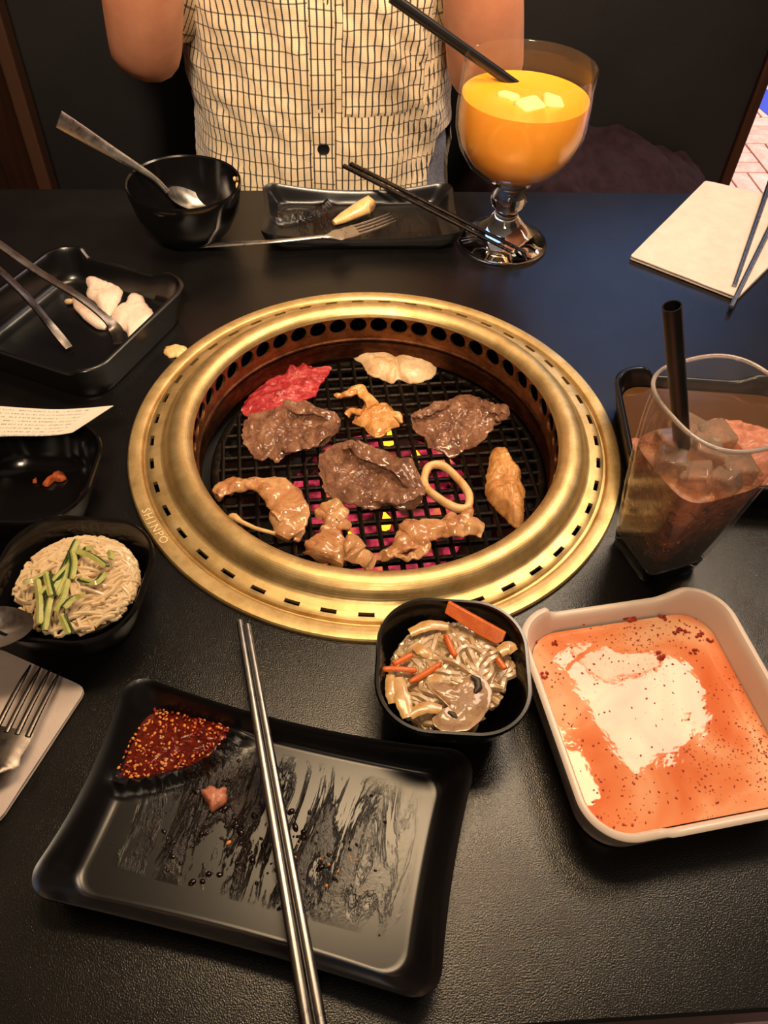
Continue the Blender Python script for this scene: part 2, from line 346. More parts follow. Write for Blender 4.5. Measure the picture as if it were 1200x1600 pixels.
def dup(root, loc, rz, label, group=None):
    r = root.copy(); COL.objects.link(r); r.location = loc; r.rotation_euler = (0, 0, rz); r['label'] = label
    if group: r['group'] = group
    for ch in list(root.children):
        c = ch.copy(); COL.objects.link(c); c.parent = r
        for g in list(ch.children):
            d = g.copy(); COL.objects.link(d); d.parent = c
    return r
def rrect(w_, d_, rad, n=16, cx=0, cy=0, z=0.0):
    """rounded rectangle loop, counter-clockwise, 4*(n+1)*2 points with straight sides subdivided"""
    pts = []; rad = min(rad, w_/2-1e-5, d_/2-1e-5)
    C = [(w_/2-rad, -d_/2+rad, -90), (w_/2-rad, d_/2-rad, 0), (-w_/2+rad, d_/2-rad, 90), (-w_/2+rad, -d_/2+rad, 180)]
    for k, (x, y, a) in enumerate(C):
        for i in range(n+1):
            t = radians(a+90*i/n); pts.append((x+rad*cos(t), y+rad*sin(t)))
        x2, y2, a2 = C[(k+1) % 4]; t = radians(a2); e = (x2+rad*cos(t), y2+rad*sin(t)); b = pts[-1]
        for i in range(1, n): pts.append((b[0]+(e[0]-b[0])*i/n, b[1]+(e[1]-b[1])*i/n))
    return [Vector((cx+p[0], cy+p[1], z)) for p in pts]
def catmull(pts, n, closed=True):
    pts = [Vector(p) for p in pts]; m = len(pts); out = []
    segs = m if closed else m-1
    for k in range(n):
        t = k/n*segs if closed else k/(n-1)*segs
        i = min(int(t), segs-1); f = t-i
        g = (lambda j: pts[j % m]) if closed else (lambda j: pts[max(0, min(m-1, j))])
        a, b, c, d = g(i-1), g(i), g(i+1), g(i+2)
        out.append(.5*((2*b)+(c-a)*f+(2*a-5*b+4*c-d)*f*f+(3*b-a-3*c+d)*f**3))
    return out
def sm(x, a, b):
    t = max(0, min(1, (x-a)/(b-a))); return t*t*(3-2*t)

# ------------------------------------------------------------------ setting
FLOOR = -.74
fl = structure(MB().box((-3, -3, FLOOR-.05), (6, 7, FLOOR-.008)).build('floor', M['floor'], smooth=False))
def bricks(x0, y0, nx, ny):
    base = None
    for bx in range(nx):
        for by in range(ny):
            for k in range(3):
                if base is None:
                    b = MB().box((-.102, -.0325, -.03), (.102, .0325, 0)).build('brick', M['brick'], fl, smooth=False, bevel=.003); base = b
                else:
                    b = base.copy(); COL.objects.link(b)
                cx, cy = x0+bx*.21+.105, y0+by*.21+.105
                if (bx+by) % 2: b.location = (cx, cy-.07+.07*k, FLOOR+RND.uniform(-.001, .001)); b.rotation_euler = (0, 0, 0)
                else: b.location = (cx-.07+.07*k, cy, FLOOR+RND.uniform(-.001, .001)); b.rotation_euler = (0, 0, pi/2)
bricks(-.10, -.78, 4, 3)
bricks(.98, 1.55, 6, 8)
structure(MB().box((-.505, -3, FLOOR), (-.465, 7, 1.95)).build('wall_left', M['wood'], smooth=False))
structure(MB().box((-3, 6.5, FLOOR), (6, 6.6, 1.95)).build('wall_back', M['plaster'], smooth=False))
structure(MB().box((5.9, -3, FLOOR), (6, 6.5, 1.95)).build('wall_right', M['plaster'], smooth=False))
structure(MB().box((-3, -3, 1.95), (6, 7, 2.0)).build('ceiling', M['ceil'], smooth=False))
structure(MB().box((-.465, .715, FLOOR), (-.445, .748, 1.2)).build('trim_1', plain('light_wood_trim', (62, 38, 24), .5), smooth=False, bevel=.003))
a_, b_ = W(1176, 140, FLOOR+.002), W(1215, 172, FLOOR+.002); t_ = (b_-a_).normalized(); s_ = Vector((-t_.y, t_.x, 0))*.06
structure(MB().add([a_-t_*.5-s_, b_+t_*.8-s_, b_+t_*.8+s_, a_-t_*.5+s_], [(0, 1, 2, 3)]).build('trim_2', M['blue'], smooth=False))  # flat blue band laid over the far bricks

# booth bench
bt = thing('booth_bench', 'black vinyl booth bench with a tall back behind the seated person', 'bench', (.07, .62, FLOOR))
o_ = (.07, .62, FLOOR)
MB().box((-.455, .75, FLOOR+.1), (.605, .83, .27)).build('backrest', M['vinyl'], bt, o_, bevel=.012)
MB().box((-.455, .44, FLOOR+.36), (.605, .748, FLOOR+.45)).build('seat', M['vinyl'], bt, o_, bevel=.02)
MB().box((-.455, .50, FLOOR), (.605, .80, FLOOR+.36)).build('plinth', M['vinyl'], bt, o_, bevel=.004)
MB().box((.606, .752, FLOOR+.1), (.622, .828, .27)).build('end_trim', M['wood'], bt, o_, bevel=.003)

# ------------------------------------------------------------------ table
tb = thing('dining_table', 'black laminate dining table with a round grill set into it', 'table', (0, 0, FLOOR)); TO = (0, 0, FLOOR)
def table_loop(z, inset=0):
    pts = []; x0, x1, y0, y1, R = -.460+inset, .55-inset, -.396+inset, .389-inset, .13-inset
    for a in range(96):
        t = 2*pi*a/96; d = Vector((cos(t), sin(t)))
        k = min(abs((x1 if d.x > 0 else x0)/d.x) if abs(d.x) > 1e-6 else 9, abs((y1 if d.y > 0 else y0)/d.y) if abs(d.y) > 1e-6 else 9)
        p = d*k
        for cx, cy in ((x1-R, y1-R), (x1-R, y0+R)):
            if p.x > cx and (p.y-cy)*(1 if cy > 0 else -1) > 0:
                lo, hi = 0, k
                for _ in range(30):
                    mid = (lo+hi)/2; q = d*mid
                    if q.x > cx and (q.y-cy)*(1 if cy > 0 else -1) > 0 and hypot(q.x-cx, q.y-cy) > R: hi = mid
                    else: lo = mid
                p = d*lo
        pts.append(Vector((p.x, p.y, z)))
    return pts
circ = lambda r, z, n=96: [Vector((r*cos(2*pi*i/n), r*sin(2*pi*i/n), z)) for i in range(n)]
mb = MB(); A0 = table_loop(0, .002)
# exact square corners on the wall side
def square_corner(L):
    for c in ((-.458, .387), (-.458, -.394)):
        i = min(range(96), key=lambda k: (L[k].xy-Vector(c)).length); L[i].x, L[i].y = c
    return L
A0 = square_corner(A0); A1 = [Vector((p.x*1.002, p.y*1.004, -.002)) for p in A0]; A2 = [Vector((p.x, p.y, -.035)) for p in A1]
mb.loft([circ(.186, -.035), circ(.186, 0), [p*.5+q*.5 for p, q in zip(circ(.186, 0), A0)], A0, A1, A2, circ(.186, -.035)])
mb.build('table_top', M['table'], tb, TO, angle=30)
for x, y in ((-.40, .33), (-.40, -.33), (.40, .30), (.40, -.30)):
    MB().box((x-.025, y-.025, FLOOR), (x+.025, y+.025, -.036)).build('leg', M['soot'], tb, TO, bevel=.003)

# ------------------------------------------------------------------ grill
gr = thing('table_grill', 'round brass rimmed barbecue grill sunk into the black table', 'grill', (0, 0, 0))
MB().lathe([(.1755, .001), (.1768, .0008), (.1778, .001), (.179, .0035), (.1800, .0042), (.1885, .0036), (.1895, .0025), (.1895, .0002), (.181, .0002)], 160).build('outer_flange', M['brass'], gr)
# slotted ring, 44 real slots
NS = 44; mb = MB(); rr_ = [.1755, .1730, .1700, .1650]; zz = [.0040, .0052, .0054, .0056]; angs = []
for k in range(NS):
    a = 2*pi*(k+.35)/NS; h = .031
    angs += [(a-h, 1), (a-h/3, 1), (a+h/3, 1), (a+h, 0), (a+h+.027, 0), (a+h+.054, 0)]
n = len(angs); vs = [(r*cos(a), r*sin(a), z) for r, z in zip(rr_, zz) for a, _ in angs]; fs = []
for j in range(3):
    for i in range(n):
        if j == 1 and angs[i][1]: continue
        fs.append((j*n+i, j*n+(i+1) % n, (j+1)*n+(i+1) % n, (j+1)*n+i))
mb.add(vs, fs)
for k in range(NS):
    idx = [6*k, 6*k+1, 6*k+2, 6*k+3]
    lp = [vs[n+i] for i in idx]+[vs[2*n+i] for i in reversed(idx)]
    mb.loft([[(x, y, z) for x, y, z in lp], [(x, y, z-.003) for x, y, z in lp]])
mb.loft([[(.1755*cos(a), .1755*sin(a), .004) for a, _ in angs], [(.1755*cos(a), .1755*sin(a), -.002) for a, _ in angs]])
mb.build('slotted_ring', M['brass'], gr, angle=35)
MB().lathe([(.165, .0056), (.1635, .0060), (.1618, .0075), (.1600, .0108), (.1575, .0140), (.1540, .0160), (.1500, .0166), (.1460, .0160), (.1428, .0140), (.1412, .0118), (.1404, .0095)], 160).build('domed_rim', M['brass'], gr)
# perforated wall: 48 round holes
NH = 48; mb = MB(); q = 24; RW = .1404; zc, zt, zb, hr = .0015, .0095, -.0125, .0076
for k in range(NH):
    a0 = 2*pi*(k+.5)/NH; hw = pi/NH
    hole = []; sq = []
    for i in range(q):
        t = 2*pi*(i+.5)/q; c, s = cos(t), sin(t)
        hole.append((hr*c/RW, zc+hr*s))
        m = 1/max(abs(c), abs(s)); sx_, sy_ = c*m, s*m
        sq.append((sx_*hw, (zc+sy_*(zt-zc)) if sy_ > 0 else (zc+sy_*(zc-zb))))
    # snap the nearest point of the square to each corner
    for cx in (-1, 1):
        for zz_ in (zt, zb):
            j = min(range(q), key=lambda i: (sq[i][0]/hw-cx)**2+((sq[i][1]-zz_)/.01)**2); sq[j] = (cx*hw, zz_)
    P3 = lambda L, r=RW: [(r*cos(a0+x), r*sin(a0+x), z) for x, z in L]
    mb.loft([P3(sq), P3(hole), P3(hole, RW+.0025)])
mb.build('perforated_wall', M['wall'], gr, angle=50)
MB().lathe([(.1404, -.0125), (.1390, -.0135), (.1388, -.0150), (.1425, -.0160), (.1425, -.0175), (.1402, -.0185), (.1398, -.034), (.1440, -.0375), (.1480, -.0385)], 120).build('lower_collar', M['collar'], gr)
MB().lathe([(.148, -.0385), (.1490, -.055), (.128, -.058), (.118, -.075), (.105, -.105), (.03, -.115)], 96, cap1=True).build('fire_bowl', M['soot'], gr)
MB().lathe([(.184, -.001), (.184, -.17), (.02, -.17)], 96, cap1=True).build('housing', M['soot'], gr)
mb = MB(); mb.lathe([(.02, -.100), (.080, -.100), (.080, -.086), (.076, -.083), (.012, -.081)], 64, (.008, .010), cap0=True, cap1=True)
mb.build('burner', M['glow'], gr)
for k in range(11):
    a = radians(20+k*31); r = .030+.034*((k*7) % 5)/4
    m2 = MB(); m2.tube([(.008+r*cos(a), .012+r*sin(a), -.084), (.008+r*cos(a)+.003, .012+r*sin(a), -.074), (.008+r*cos(a), .013+r*sin(a), -.064)], [.006, .0045, .0008], 8)
    fm = Mat('flame').set(Base_Color=(0, 0, 0, 1)) if k == 0 else fm
    if k == 0: fm.set(Emission_Color=lin((255, 178, 40)), Emission_Strength=2.2)
    m2.build('flame', fm.m, gr)
# stamped maker's name on the flange
def letter_mesh(ch, size):
    cu = bpy.data.curves.new('glyph', 'FONT'); cu.body = ch; cu.size = size; cu.align_x = 'CENTER'; cu.resolution_u = 2
    o = bpy.data.objects.new('glyph', cu); COL.objects.link(o)
    dg = bpy.context.evaluated_depsgraph_get(); me = bpy.data.meshes.new_from_object(o.evaluated_get(dg))
    v = [Vector(x.co) for x in me.vertices]; f = [tuple(p.vertices) for p in me.polygons]
    bpy.data.objects.remove(o); bpy.data.meshes.remove(me); bpy.data.curves.remove(cu); return v, f
mb = MB(); c0 = W(237, 822, .004); am = atan2(c0.y, c0.x)
for k, ch in enumerate('SHINPO'):
    v, f = letter_mesh(ch, .0085); a = am+(k-2.5)*.0335
    ex = Vector((-sin(a), cos(a), 0)); ey = Vector((-cos(a), -sin(a), 0)); base = Vector((cos(a), sin(a), 0))*.1868+Vector((0, 0, .00415))
    mb.add([base+ex*p.x+ey*p.y for p in v], f)
mb.build('stamped_lettering', plain('stamped_brass', (244, 220, 170), .5, .25), gr, smooth=False)

# cooking grate
GZ = -.040; gt = thing('cooking_grate', 'round blackened wire cooking grate lying inside the brass grill', 'grate', (.004, .006, GZ), radians(4))
MB().tube([(.134*cos(2*pi*i/80), .134*sin(2*pi*i/80), 0) for i in range(81)], [.0042]*81, 8, .7, caps=False).build('grate_rim', M['grate'], gt)
bar = MB().tube([(-1, 0, 0), (-.5, 0, 0), (0, 0, 0), (.5, 0, 0), (1, 0, 0)], .0022, 8).build('grate_bar', M['grate'], gt); first = True
SP = .0132
for d in range(2):
    for k in range(-10, 11):
        off = (k+.3)*SP
        if abs(off) > .130: continue
        h = sqrt(.1335**2-off**2)
        if first: b = bar; first = False
        else: b = bar.copy(); COL.objects.link(b)
        b.scale = (h, 1, 1.25); b.location = (0, off, 0) if d == 0 else (off, 0, .0006); b.rotation_euler = (0, 0, 0 if d == 0 else pi/2)

# ------------------------------------------------------------------ food builders
def outline(px, z): return [W(a, b, z) for a, b in px]
def slab(mb, pts, z0, th, wr, seed=0, freq=55, n=144, rings=30, edge=.0, curl=0.0, creases=(), jag=.0012):
    """irregular slice: star-shaped outline, wrinkled top, ragged rim"""
    P = catmull(pts, n); c = sum(P, Vector())/n; S = Vector((seed*5.3, seed*2.1, seed))
    for i in range(n):
        d = (P[i]-c); P[i] = P[i]+d.normalized()*(jag*noise.noise(P[i]*260+S)*1.6+jag*noise.noise(P[i]*700+S))
    def zt(p, s):
        z = th*(1-s**5)+wr*(noise.fractal(p*freq+S, .8, 2.0, 5)+.5*abs(noise.noise(p*freq*2.3+S))+.22*noise.noise(p*freq*6+S))*min(1, 2.2-2*s)
        for (a, b, hgt, wid) in creases:
            ab = b-a; t = max(0, min(1, (p-a).xy.dot(ab.xy)/max(ab.xy.length_squared, 1e-9))); q = a+ab*t
            dd = (p.xy-q.xy).length+.0016*noise.noise(p*170+S); z += hgt*math.exp(-(dd/wid)**2)
        return z
    def lift(p, s, i):
        return curl*(s**3)*max(0, noise.noise(P[i]*38+S*2)+.15)
    top = []; bot = []
    for k in range(rings, 0, -1):
        s = k/rings
        top.append([Vector(((c.x+(p.x-c.x)*s), (c.y+(p.y-c.y)*s), 0)) for p in P])
    T = []; B = []
    for k, L in enumerate(top):
        s = 1-k/rings
        T.append([Vector((p.x, p.y, z0+max(.0008, zt(p, s))+lift(p, s, i)+.0004)) for i, p in enumerate(L)])
        B.append([Vector((p.x, p.y, z0+lift(p, s, i))) for i, p in enumerate(L)])
    loops = list(reversed(B))[::4]+[B[0]]+T if (len(B)-1) % 4 else list(reversed(B))[::4]+T
    mb.loft(loops, True, True); return mb
def ribbon(mb, px, z, wid, th, seed=0, wave=.0, n=40, nz=.0018, sides=18):
    """folded strip of meat swept along a path of pixels (x, y[, lift])"""
    P = [W(p[0], p[1], z+(p[2] if len(p) > 2 else 0)) for p in px]; n = int(n*1.8); C = catmull(P, n, False)
    ww = catmull([Vector((a, 0, 0)) for a in wid], n, False)
    pts = []; rad = []
    for i, p in enumerate(C):
        pts.append(p+Vector((0, 0, th+wave*noise.noise(Vector((i*9.0/n, seed*3.3, 0)))))); rad.append(max(.0012, ww[i].x*(1+.18*noise.noise(Vector((i*7.0/n, seed, 4))))))
    loops = []
    for i, p in enumerate(pts):
        t = (pts[min(i+1, n-1)]-pts[max(i-1, 0)]).normalized(); a = t.cross(Vector((0, 0, 1))).normalized(); b = a.cross(t)
        L = []
        for k in range(sides):
            q = 2*pi*k/sides; x, y = cos(q), sin(q); ed = 1-.35*abs(x)
            pt = p+a*x*rad[i]+b*y*th*ed+Vector((0, 0, wave*.9*noise.noise(Vector((i*8.0/n, x*1.5, seed)))))
            pt += (a*x+b*y)*nz*noise.fractal(pt*75+Vector((seed, 0, 0)), .9, 2.0, 4)
            pt.z = max(pt.z, z+.0003); L.append(pt)
        loops.append(L)
    mb.loft(loops, True, True); return mb
def food(name, label, cat, mb, mat, group=None):
    c = sum(mb.v, Vector())/len(mb.v); zmin = min(v.z for v in mb.v)
    return tag(mb.build(name, mat, None, (c.x, c.y, zmin), angle=70), label, cat, group)
FZ = GZ+.0030
G = 'meats on the grill'
# raw red beef
mb = slab(MB(), outline([(378,640),(392,618),(420,598),(428,578),(446,574),(462,568),(478,574),(495,578),(516,576),(512,590),(500,604),(494,622),(470,632),(440,640),(405,652),(386,650)], FZ), FZ, .0045, .0034, 1, 60,
    creases=((W(392, 632, FZ), W(470, 615, FZ), .003, .004), (W(450, 580, FZ), W(470, 595, FZ), .005, .003), (W(475, 575, FZ), W(482, 600, FZ), .004, .003)), curl=.004)
food('raw_beef_slice', 'bright red raw beef slice, the only uncooked one on the grill', 'beef', mb, MEAT['raw'], None)
mb = slab(MB(), outline([(380,672),(392,650),(420,640),(450,636),(476,634),(500,642),(522,655),(532,668),(520,684),(500,700),(470,708),(448,716),(432,726),(420,718),(406,722),(388,706),(380,690)], FZ), FZ, .004, .0040, 2, 62,
    creases=((W(448, 640, FZ), W(520, 660, FZ), .008, .0045), (W(445, 706, FZ), W(510, 682, FZ), .008, .006), (W(510, 682, FZ), W(525, 666, FZ), .006, .005)), curl=.005)
ribbon(mb, [(446, 628, .004), (462, 642, .008), (485, 645, .009), (508, 650, .008), (530, 664, .004)], FZ, [.003, .005, .004, .005, .003], .0022, 3, .002, 36)
ribbon(mb, [(444, 704, .004), (466, 700, .009), (490, 690, .010), (512, 676, .008)], FZ, [.004, .007, .008, .006], .0025, 4, .003, 30)
food('grilled_beef_slice', 'browned beef slice touching the raw red one at the left', 'beef', mb, MEAT['beef'])
mb = slab(MB(), outline([(498,722),(508,706),(530,696),(552,700),(590,708),(622,722),(648,742),(664,768),(654,790),(630,798),(606,790),(580,800),(552,792),(524,784),(506,768),(500,745)], FZ), FZ, .0045, .0042, 5, 62,
    creases=((W(560, 706, FZ), W(640, 740, FZ), .009, .006), (W(640, 740, FZ), W(660, 775, FZ), .006, .006), (W(540, 775, FZ), W(640, 785, FZ), .005, .006)), curl=.004)
ribbon(mb, [(536, 702, .006), (550, 698, .009), (566, 712, .010), (600, 722, .010), (630, 742, .009), (650, 765, .006)], FZ, [.004, .005, .005, .008, .007, .004], .0025, 6, .003, 40)
ribbon(mb, [(584, 780, .003), (610, 782, .007), (640, 778, .007), (660, 772, .004)], FZ, [.004, .006, .006, .004], .0025, 8, .003, 30)
food('grilled_beef_slice', 'large browned beef slice in the middle of the grate', 'beef', mb, MEAT['beef'])
mb = slab(MB(), outline([(642,655),(654,646),(672,646),(690,632),(715,622),(744,624),(762,636),(786,640),(790,654),(772,668),(760,684),(744,698),(726,704),(708,716),(688,710),(668,702),(664,684),(650,676)], FZ), FZ, .0045, .0040, 9, 62,
    creases=((W(664, 650, FZ), W(690, 640, FZ), .006, .004), (W(755, 640, FZ), W(780, 652, FZ), .005, .005), (W(680, 690, FZ), W(735, 690, FZ), .003, .005)), curl=.005)
ribbon(mb, [(648, 652, .003), (662, 648, .007), (680, 640, .008), (700, 630, .006)], FZ, [.004, .005, .005, .003], .0022, 10, .003, 30)
ribbon(mb, [(752, 632, .004), (770, 640, .007), (786, 648, .005), (776, 662, .004)], FZ, [.004, .006, .006, .003], .0022, 11, .003, 30)
food('grilled_beef_slice', 'browned beef slice at the right above the squid ring', 'beef', mb, MEAT['beef'])
mb = slab(MB(), outline([(551,552),(560,542),(580,540),(602,548),(618,558),(640,554),(664,558),(680,570),(680,586),(664,596),(642,600),(624,594),(612,600),(592,592),(574,584),(566,570),(554,562)], FZ), FZ, .008, .0018, 12, 45, creases=((W(618, 556, FZ), W(622, 596, FZ), -.003, .002),), jag=.0008)
food('squid_piece', 'cream white squid piece at the back of the grill', 'squid', mb, MEAT['squid'])
mb = slab(MB(), outline([(566,640),(572,628),(590,632),(604,632),(620,648),(624,664),(608,674),(596,684),(580,682),(568,668),(552,662),(556,650)], FZ), FZ, .006, .0022, 14, 60, jag=.0009)
ribbon(mb, [(527, 624, .001), (545, 618, .005), (560, 612, .006), (572, 622, .006), (584, 640, .004)], FZ, [.002, .0035, .005, .005, .006], .003, 15, .002, 30)
ribbon(mb, [(612, 650, .003), (622, 652, .004), (628, 664, .001)], FZ, [.003, .003, .002], .002, 16, .0, 14)
ribbon(mb, [(541, 652, .0), (550, 644, .003), (566, 648, .004)], FZ, [.002, .0025, .003], .002, 17, .0, 14)
food('chicken_piece', 'small orange marinated chicken piece between two browned beef slices', 'chicken', mb, MEAT['chicken'])
# squid ring
cp = [W(660+0, 752, FZ), W(668, 732, FZ), W(690, 730, FZ), W(716, 752, FZ), W(734, 778, FZ), W(732, 800, FZ), W(712, 801, FZ), W(684, 785, FZ), W(664, 768, FZ)]
C = catmull(cp, 48); mb = MB(); c = sum(C, Vector())/48; C = [c+(p-c)*.93 for p in C]
loops = []
for i in range(49):
    p = C[i % 48]; t = (C[(i+1) % 48]-C[(i-1) % 48]).normalized(); a = t.cross(Vector((0, 0, 1)))
    loops.append([p+a*cos(2*pi*k/12)*.0034*(1+.15*noise.noise(p*120))+Vector((0, 0, .0038+.0038*sin(2*pi*k/12))) for k in range(12)])
mb.loft(loops); food('squid_ring', 'pale squid ring on the grate below the right beef slice', 'squid', mb, MEAT['ring'])
mb = slab(MB(), outline([(766,712),(776,700),(790,704),(800,720),(812,734),(814,752),(820,770),(818,790),(818,812),(812,826),(800,822),(784,806),(768,790),(758,772),(760,744)], FZ), FZ, .008, .003, 21, 60, creases=((W(785, 710, FZ), W(795, 770, FZ), .003, .006), (W(770, 775, FZ), W(805, 810, FZ), .003, .005)), jag=.0008)
food('chicken_piece', 'long golden chicken piece at the right side of the grate', 'chicken', mb, MEAT['grilled_chicken'])
mb = MB()
ribbon(mb, [(340, 782, .001), (356, 768, .003), (380, 762, .006), (410, 764, .007), (436, 778, .008), (452, 800, .008), (450, 824, .006), (440, 846, .001)], FZ, [.006, .009, .007, .008, .013, .015, .014, .008], .0045, 23, .003, 56, .003, 22)
ribbon(mb, [(430, 812, .012), (448, 800, .013), (462, 806, .010), (468, 830, .004), (462, 850, .001)], FZ, [.006, .006, .005, .005, .003], .0025, 24, .002, 30)
food('marinated_pork_slice', 'curled marinated pork slice hooked round at the lower left of the grate', 'pork', mb, MEAT['pork'])
mb = MB().tube([W(366, 808, FZ+.004), W(378, 816, FZ+.005), W(400, 826, FZ+.005), W(430, 834, FZ+.008)], [.0034, .0019, .0017, .0015], 8); mb.ball(W(364, 808, FZ+.004), .0042, .0036, .003)
food('enoki_mushroom', 'thin pale mushroom stem tucked under the curled pork slice', 'mushroom', mb, MEAT['mushroom'])
mb = MB()
ribbon(mb, [(520, 800, .003), (518, 822, .006), (512, 848, .006), (500, 876, .002)], FZ, [.010, .007, .012, .014], .004, 26, .003, 40, .003, 22)
ribbon(mb, [(500, 812, .006), (508, 800, .010), (526, 794, .010), (534, 806, .007), (520, 818, .009), (546, 826, .003)], FZ, [.004, .007, .006, .006, .006, .004], .003, 27, .003, 40, .002, 16)
ribbon(mb, [(520, 882, .002), (532, 862, .006), (548, 858, .008), (560, 870, .006), (580, 884, .002)], FZ, [.008, .008, .009, .009, .007], .0032, 28, .003, 40, .002, 16)
food('marinated_pork_slice', 'crumpled pork slice at the front of the grate left of the blue flame', 'pork', mb, MEAT['pork'])
mb = MB()
ribbon(mb, [(596, 876, .002), (616, 862, .005), (640, 846, .007), (660, 832, .008), (690, 828, .007), (722, 826, .006), (752, 836, .002)], FZ, [.004, .006, .012, .013, .010, .010, .008], .004, 31, .004, 56, .003, 22)
ribbon(mb, [(612, 868, .006), (640, 872, .006), (662, 858, .008), (662, 840, .011)], FZ, [.002, .004, .005, .003], .002, 32, .002, 26)
ribbon(mb, [(716, 830, .006), (726, 812, .009), (736, 800, .008)], FZ, [.006, .006, .003], .003, 33, .002, 18)
food('marinated_pork_slice', 'long twisted pork slice at the front of the grate under the squid ring', 'pork', mb, MEAT['pork'])
mb = slab(MB(), outline([(255,552),(262,544),(276,540),(292,546),(286,556),(268,560)], .0005), .0005, .0035, .0012, 40, 90, 40, 8)
food('mushroom_scrap', 'small brown mushroom scrap on the table beside the brass rim', 'mushroom', mb, MEAT['mushroom'])

# ------------------------------------------------------------------ dishes
def dish(root, w_, d_, rad, hgt, base_k, mat, th=.003, zf=None, name='bowl_shell', curve=.55, n=14, floor=.004):
    """rounded-square bowl or tray as one closed shell: foot, outer wall, lip, inner wall, floor"""
    zf = zf or (lambda p: hgt); loops = []; R0 = rrect(w_, d_, rad, n)
    def lp(inset, k, z, rimscale=0.0):
        L = rrect(w_*k-2*inset, d_*k-2*inset, max(rad*k-inset, .003), n)
        return [Vector((p.x, p.y, z if rimscale == 0 else z*(zf(q)/hgt))) for p, q in zip(L, R0)]
    loops.append(lp(0, base_k*.9, .0012)); loops.append(lp(0, base_k, 0)); loops.append(lp(0, base_k*1.02, .0015))
    for t in (.12, .3, .5, .7, .88):
        k = base_k+(1-base_k)*(t**curve); loops.append(lp(0, k, hgt*t, 1))
    loops += [lp(0, 1, hgt*.965, 1), lp(th*.25, 1, hgt, 1), lp(th*.75, 1, hgt, 1), lp(th, 1, hgt*.96, 1)]
    for t in (.85, .65, .42, .25):
        k = base_k+(1-base_k)*(t**curve); loops.append(lp(th, k, max(hgt*t, floor+.001), 1))
    loops.append(lp(th*1.6, base_k, floor+.0004)); loops.append(lp(th*3.2, base_k, floor)); loops.append(lp(0, base_k*.4, floor))
    return MB().loft(loops, True, True).build(name, mat, root, angle=50)
def bowl_at(label, loc, rz, size, hgt=.042):
    t = thing('square_bowl', label, 'bowl', loc, rz); dish(t, size, size, size*.36, hgt, .62, M['melamine'], .0032, curve=.6); return t
jb = bowl_at('small black square bowl holding glass noodles and carrot', (.029, -.229, 0), radians(-6), .0865, .044)
nb = bowl_at('small black square bowl holding white noodles and cucumber', (-.194, -.159, 0), radians(-8), .093, .040)
eb = bowl_at('black square bowl with the receipt on its rim, nearly empty', (-.243, -.068, 0), radians(-4), .098, .040)
TRH = .034
def tray_at(label, loc, rz, mat, flip=1, w_=.130, d_=.148, h=TRH):
    t = thing('notched_tray', label, 'tray', loc, rz)
    def zf(p):
        # the lip drops along part of the two short sides
        y, x = p.y/(d_/2), p.x*flip
        if y > .8: return h-.0075*(sm(x, -.046, -.040)-sm(x, .026, .046))
        if y < -.8: return h-.004*sm(x, -.028, -.024)*(1-sm(x, .05, .06))
        return h
    dish(t, w_, d_, .026, h, .88, mat, .0045, zf, 'tray_shell', 1.0, 20, .005); return t
wt = tray_at('white notched tray holding orange red marinade', (.1459, -.2508, 0), radians(7.5), M['white'], 1, .136, .141)
MB().loft([rrect(.118, .123, .020, 14, z=.0165), rrect(.114, .119, .018, 14, z=.0170), rrect(.057, .060, .010, 14, z=.0172)], False, True).build('marinade_tmp', M['broth'])
mar = bpy.data.objects['marinade_tmp']; mar.name = 'red_marinade'; mar.location = wt.location; mar.rotation_euler = wt.rotation_euler
tag(mar, 'orange red oily marinade lying in the white tray', 'sauce', None, 'stuff')
lt = tray_at('black notched tray at the left holding raw squid pieces', (-.2486, .1284, 0), radians(-26), M['matte'], 1, .142, .150)
rt = tray_at('black notched tray behind the cola holding meat in brown marinade', (.258, -.026, 0), radians(-7), M['matte'], 1, .150, .126, .032)
bm_ = MB().loft([rrect(.131, .107, .018, 14, z=.0175), rrect(.06, .05, .01, 14, z=.0178)], False, True).build('brown_marinade', M['brown_liquid'])
bm_.location = rt.location; bm_.rotation_euler = rt.rotation_euler; tag(bm_, 'brown marinade pooled in the black tray behind the cola', 'sauce', None, 'stuff')
mb = slab(MB(), [Vector((x, y, 0)) for x, y in ((.215, -.05), (.225, -.025), (.245, -.012), (.275, -.010), (.305, -.02), (.312, -.05), (.29, -.075), (.25, -.078), (.225, -.07))], .0165, .008, .004, 51, 45, creases=((Vector((.235, -.02, 0)), Vector((.29, -.05, 0)), .005, .006), (Vector((.26, -.015, 0)), Vector((.30, -.03, 0)), .004, .005)))
food('raw_meat_slice', 'pinkish meat slices soaking in the black tray behind the cola', 'meat', mb, MEAT['pink'])
mb = slab(MB(), outline([(978,692),(990,686),(1002,690),(1008,702),(996,708),(984,704)], .0165), .0165, .003, .001, 52, 80, 40, 8)
food('meat_scrap', 'little meat scrap at the left wall of the tray behind the cola', 'meat', mb, MEAT['pink'])

